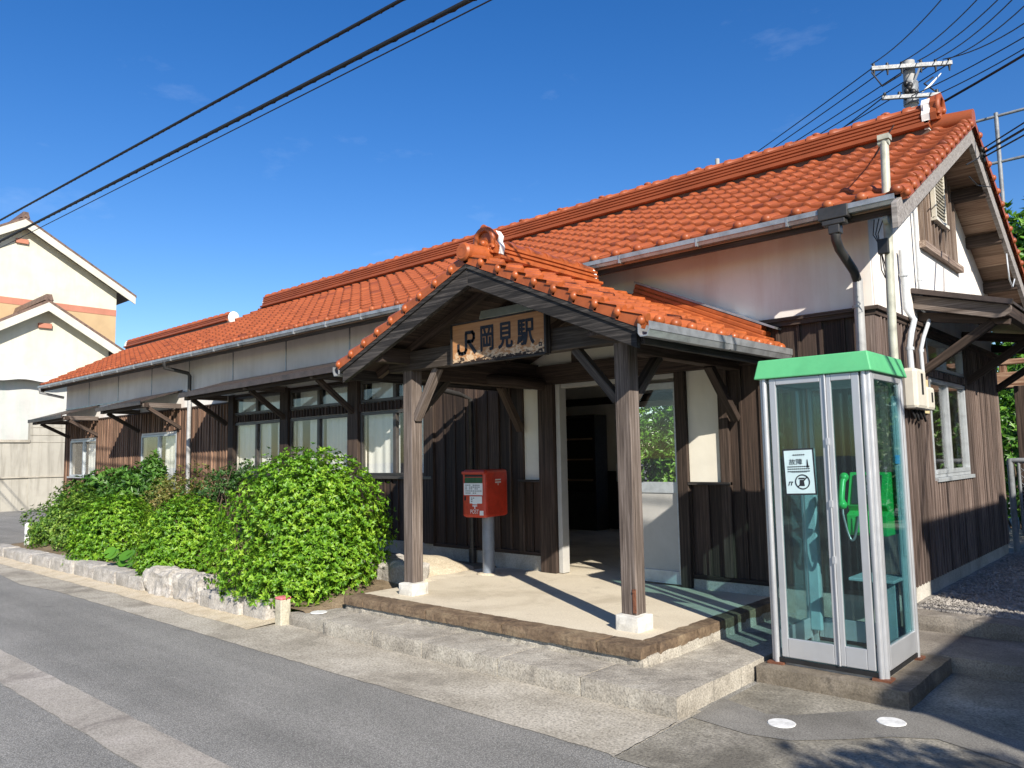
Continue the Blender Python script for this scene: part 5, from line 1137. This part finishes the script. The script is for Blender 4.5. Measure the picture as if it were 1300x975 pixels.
# neighbouring house to the right, outside the picture: shaped to throw the stepped shadow on the gable
nh = empty('unseen_house', (6, 7, 0), 'unseen plastered house right of the forecourt, shaped to cast the stepped shadow', 'house')
mb = MB(); mb.box(3.0, 9, 5.6, 11.6, -.1, 4.3); mb.box(3.0, 8, 2.9, 5.6, -.1, 3.2); mb.box(3.3, 3.6, 9.0, 9.35, 4.3, 4.85); mb.box(3.1, 3.5, 10.2, 11.0, 4.3, 4.75); mb.build('wall', 'cream', nh)
mb = MB(); mb.box(2.85, 9.2, 5.5, 11.8, 4.3, 4.45); mb.box(2.9, 8.1, 2.8, 5.49, 3.2, 3.3)
for i in range(24): mb.ball((2.95, 5.6 + i * .26, 4.43), .1, .09, .07, 8, 5)  # bumps added along the roof edge to scallop its shadow
mb.build('roof', 'tin_roof2', nh)

# ------------------------------------------------------------------ poles, wires, mast
up_ = empty('utility_pole', (-5.28, 22, 0), 'concrete power pole with two steel crossarms behind the roof', 'utility pole')
mb = MB(); mb.tube([(-5.28, 22, 0), (-5.28, 22, 12.1)], [.2, .15], 16); mb.build('shaft', 'polecon', up_)
mb = MB(); A0, A1 = V((-6.11, 21.33, 11.86)), V((-4.46, 22.5, 11.86)); B0, B1 = V((-5.9, 21.35, 10.98)), V((-4.72, 22.2, 10.98))
o4 = V((.12, -.14, 0)); mb.beam(A0 + o4, A1 + o4, .10, .10); mb.beam(B0 + o4, B1 + o4, .09, .09); mb.beam(A0 + o4 + (A1 - A0) * .62, V((-5.2, 21.85, 11.3)), .05, .05); mb.tube([(-5.28, 22, 11.2), (-5.28, 22, 11.5)], .2, 12); mb.tube([(-5.28, 22, 10.9), (-5.28, 22, 11.05)], .19, 12); arm = mb.build('crossarm', 'steel', up_)
mb = MB()
for t in (.03, .2, .38, .62, .8, .97):
    p = A0 + o4 + (A1 - A0) * t; mb = MB(); mb.tube([p - Z_ * .2, p - Z_ * .05, p + Z_ * .05, p + Z_ * .13], [.02, .035, .05, .035], 8); mb.build('insulator', 'black', up_)
for t in (.05, .3, .95):
    p = B0 + o4 + (B1 - B0) * t; mb = MB(); mb.tube([p + Z_ * .045, p + Z_ * .14], [.05, .035], 8); mb.build('insulator', 'black', up_)
mb = MB()
for k in range(6): mb.ball((-5.28 + random.uniform(-.12, .16), 21.80, 11.08 + k * .07), .075, .08, .09, 8, 6)
mb.build('fuse_cluster', 'black', up_); mb = MB()
mb.tube([A0 + o4 - Z_ * .1, A0 + V((.35, -.1, -.55)), A0 + V((.8, .0, -.35))], .022, 6); mb.build('insulator_cable', 'black', up_); mb = MB(); mb.tube([B1 + o4, B1 + V((-.2, -.3, .35)), A1 + V((-.3, -.3, -.3))], .022, 6); mb.build('insulator_cable', 'black', up_)
mb = MB(); mb.tube([(-4.95, 21.75, 11.05), (-4.75, 21.8, 11.2), (-4.55, 22.1, 11.55)], [.015, .03, .015], 8); mb.build('cable_end', 'white', up_)
def wire(pts, r, name='power_line', label='', group=None, n=24, cat='wire', coil=None):
    A, Q, B = map(V, pts); tq = (Q - A).length / ((Q - A).length + (B - Q).length)
    den = tq * (1 - tq); K = (Q - A * (1 - tq) - B * tq) / den if den else V((0, 0, 0)); mb = MB(); P = []
    for i in range(n + 1):
        t = i / n; P.append(A * (1 - t) + B * t + K * t * (1 - t))
    mb.tube(P, r, 6)
    if coil:
        L = sum((P[i + 1] - P[i]).length for i in range(n)); m = int(L / coil[1]) * 4
        d = (B - A).normalized(); a = d.orthogonal().normalized(); b = d.cross(a); pts_ = []
        for i in range(m + 1):
            t = i / m; c_ = A * (1 - t) + B * t + K * t * (1 - t) - Z_ * coil[0] * .6; ph = i * math.pi / 2 + .3 * math.sin(i)
            pts_.append(c_ + (a * math.cos(ph) + b * math.sin(ph)) * coil[0])
        mb.tube(pts_, coil[2], 4)
    return single(mb, name, 'cable', tuple(A), label, cat, group, smooth=True)
grp = 'power lines strung from the pole behind the roof'
ends = [((-3.29, 16.44, 10.5), .0), ((-2.77, 16.93, 10.5), .38), ((-2.45, 17.2, 10.5), .58), ((-2.26, 17.42, 10.5), .8), ((-2.13, 17.85, 10.5), .97), ((-2.25, 18.6, 10.5), .9)]
for Q, t in ends:
    A = A0 + o4 + (A1 - A0) * t + Z_ * .12; Qv = V(Q); B = A + (Qv - A) * 3.2; B.z = 10.2
    wire((A, Qv, B), .014, label='thin black wire fanning up from the power pole to the upper right', group=grp)
for Q, t in [((-2.43, 19.8, 10.5), .95), ((-2.3, 19.0, 10.4), .5)]:
    A = B0 + o4 + (B1 - B0) * t; Qv = V(Q); B = A + (Qv - A) * 3; B.z = 10.3
    wire((A, Qv, B), .015, label='thin black wire fanning up from the power pole to the upper right', group=grp)
for t, dz_, Bq in [(.0, 11.8, 0), (.2, 11.8, .25), (.5, 11.7, .5), (.75, 11.7, .75), (.98, 11.6, 1.0)]:
    A = A0 + o4 + (A1 - A0) * t; Qv = V((-12.3 + .3 * Bq, 25.0 + 1.0 * Bq, 11.55 - .15 * Bq)); B = A + (Qv - A) * 3; B.z = 11.6
    wire((A, Qv, B), .016, label='thin black wire running down left from the power pole behind the ridge', group='power lines running left from the pole')
A = B0 + o4; wire((A, (-9.8, 23.85, 10.75), (-17, 27, 10.7)), .018, label='lowest thin black wire running left from the lower crossarm', group=None)
wl = [(((-52, 4, 8.2), (-16.2, 4, 6.21), (6, 4, 4.94)), .018, (.012, .16, .004), 'thick black wire bundle with spiral ties, upper of the two at top left'),
      (((-50, 4, 7.45), (-14.0, 4, 5.70), (6, 4, 4.72)), .022, (.016, .24, .0045), 'thick black wire bundle with sagging spiral ties, lower of the two at top left'),
      (((-50, 4, 7.2), (-13.6, 4, 5.56), (6, 4, 4.67)), .0065, None, 'single thin wire below the two thick bundles at top left')]
for pts, r, co, lab in wl: wire(pts, r, 'overhead_cable', lab, None, 40, 'cable', co)
wire(((-2.2, 10.55, 6.02), (-1.22, 9.88, 6.02), (6.5, 4.4, 7.0)), .016, 'service_cable', 'thick black service cable passing the right ridge ornament', None, 20, 'cable')
wire(((-2.9, 10.3, 5.93), (-2.5, 10.4, 5.97), (-2.2, 10.55, 6.02)), .02, 'cable_clamp', 'black clamp at the end of the service cable above the ridge', None, 6, 'cable clamp')
wire(((-2.55, 10.2, 5.93), (-2.45, 8.6, 4.85), (-1.95, 7.1, 4.42)), .007, 'drop_wire', 'thin black wire hanging over the tiles to the service pole', None, 14, 'wire')
for k, (e, lab) in enumerate([((6, 3.4, 6.2), 'upper wire leaving the gable apex to the right'), ((6, 3.2, 5.8), 'middle thicker wire leaving the gable apex to the right'), ((6, 3.0, 5.45), 'lowest wire leaving the gable apex to the right')]):
    a = V((-1.70, 9.95, 5.10 - .05 * k)); b = V(e); wire((a, (a + b) / 2 - Z_ * .12, b), [.009, .014, .010][k], 'drop_wire', lab, None, 16, 'wire')
mb = MB()
for k in range(6): mb.ball((-1.69, 9.95 + random.uniform(-.06, .06), 5.06 + random.uniform(-.09, .09)), .025, .045, .03, 8, 5)
mb.tube([(-1.70, 9.9, 5.03), (-1.66, 9.5, 4.86), (-1.72, 9.2, 4.72)], .008, 6); mb.tube([(-1.70, 9.95, 4.98), (-1.68, 10.2, 4.72), (-1.72, 9.7, 4.62), (-1.74, 9.4, 4.65)], .007, 6); single(mb, 'wire_clamp', 'cable', (-1.69, 9.95, 5.0), 'knot of black clamps and loops under the gable apex', 'cable clamp')
mb = MB(); mb.tube([(-1.70, 11.0, 4.08), (-1.66, 10.75, 3.95), (-1.66, 10.8, 3.72), (-1.68, 11.1, 3.68), (-1.69, 11.35, 3.82)], .008, 6); single(mb, 'wire_loop', 'pipe_white', (-1.68, 11, 3.7), 'pale loop of wire hanging from the rear bargeboard', 'wire')
mb = MB(); mb.tube([(-7.95, 16, .2), (-7.95, 16, 8.45)], .05, 10); single(mb, 'steel_post', 'polecon', (-7.95, 16, .2), 'thin grey post tip showing above the ridge', 'post')
nf = empty('net_frame', (-3.08, 20, .2), 'pale tubular net frame standing behind the right roof edge', 'frame')
mb = MB()
for x in (-3.6, -3.08, -.6, 1.8): mb.tube([(x, 20, .2), (x, 20, 9.28 if x < -3.3 else 9.3)], .045, 8)
mb.build('upright', 'steel', nf)
mb = MB()
for z in (9.22, 8.15): mb.tube([(-3.6, 20, z), (1.8, 20, z)], .035, 8)
mb.build('rail', 'steel', nf)

# ------------------------------------------------------------------ camera, sun, sky
for o in list(bpy.data.objects):
    if '_o' in o: del o['_o']
cam = bpy.data.cameras.new('camera'); co = bpy.data.objects.new('camera', cam); C.objects.link(co)
Rm = Matrix(((0.74117703, 0.07677995, 0.66690438), (0.67107088, -0.05824865, -0.73910146), (-0.01790189, 0.99534513, -0.09469735)))
co.matrix_world = Matrix.Translation((0, 0, 1.7)) @ Rm.to_4x4()
cam.sensor_fit = 'HORIZONTAL'; cam.sensor_width = 36; cam.lens = 980 / 1300 * 36; cam.clip_end = 2000; cam.clip_start = .05
S.camera = co
sl = bpy.data.lights.new('sun', 'SUN'); so = bpy.data.objects.new('sun', sl); C.objects.link(so)
sl.energy = 4.3; sl.angle = math.radians(.53); sl.color = (1, .93, .82)
so.rotation_euler = (-SUN).to_track_quat('-Z', 'Y').to_euler(); so.location = SUN * 60
w = bpy.data.worlds.new('World'); S.world = w; w.use_nodes = True; t = w.node_tree; t.nodes.clear()
sky = t.nodes.new('ShaderNodeTexSky'); sky.sky_type = 'NISHITA'; sky.sun_disc = False
sky.sun_elevation = math.asin(SUN.z); sky.sun_rotation = math.atan2(SUN.x, SUN.y); sky.air_density = 1.0; sky.dust_density = .35; sky.ozone_density = 2.2; sky.altitude = 50
bg = t.nodes.new('ShaderNodeBackground'); bg.inputs[1].default_value = .1; ou = t.nodes.new('ShaderNodeOutputWorld')
hs = t.nodes.new('ShaderNodeHueSaturation'); hs.inputs['Saturation'].default_value = 1.38; hs.inputs['Hue'].default_value = .512; hs.inputs['Value'].default_value = .85
tc = t.nodes.new('ShaderNodeTexCoord'); mp_ = t.nodes.new('ShaderNodeMapping'); mp_.inputs['Scale'].default_value = (2.2, 2.2, 6); cn = t.nodes.new('ShaderNodeTexNoise'); cn.inputs['Scale'].default_value = 2.3; cn.inputs['Detail'].default_value = 7; cn.inputs['Roughness'].default_value = .6
cr = t.nodes.new('ShaderNodeValToRGB'); cr.color_ramp.elements[0].position = .60; cr.color_ramp.elements[1].position = .85; cr.color_ramp.elements[1].color = (.12, .12, .12, 1); cm = t.nodes.new('ShaderNodeMix'); cm.data_type = 'RGBA'; cm.inputs[7].default_value = (6.5, 7.2, 8.2, 1)
t.links.new(tc.outputs['Generated'], mp_.inputs[0]); t.links.new(mp_.outputs[0], cn.inputs['Vector']); t.links.new(cn.outputs['Fac'], cr.inputs[0]); t.links.new(cr.outputs[0], cm.inputs[0]); t.links.new(sky.outputs[0], hs.inputs['Color']); t.links.new(hs.outputs[0], cm.inputs[6]); t.links.new(cm.outputs[2], bg.inputs[0]); t.links.new(bg.outputs[0], ou.inputs[0])
S.view_settings.view_transform = 'Standard'; S.view_settings.look = 'None'; S.view_settings.exposure = 0.9; S.view_settings.gamma = 1
S.render.engine = 'CYCLES'; S.cycles.max_bounces = 8; S.cycles.transparent_max_bounces = 16; S.cycles.glossy_bounces = 4
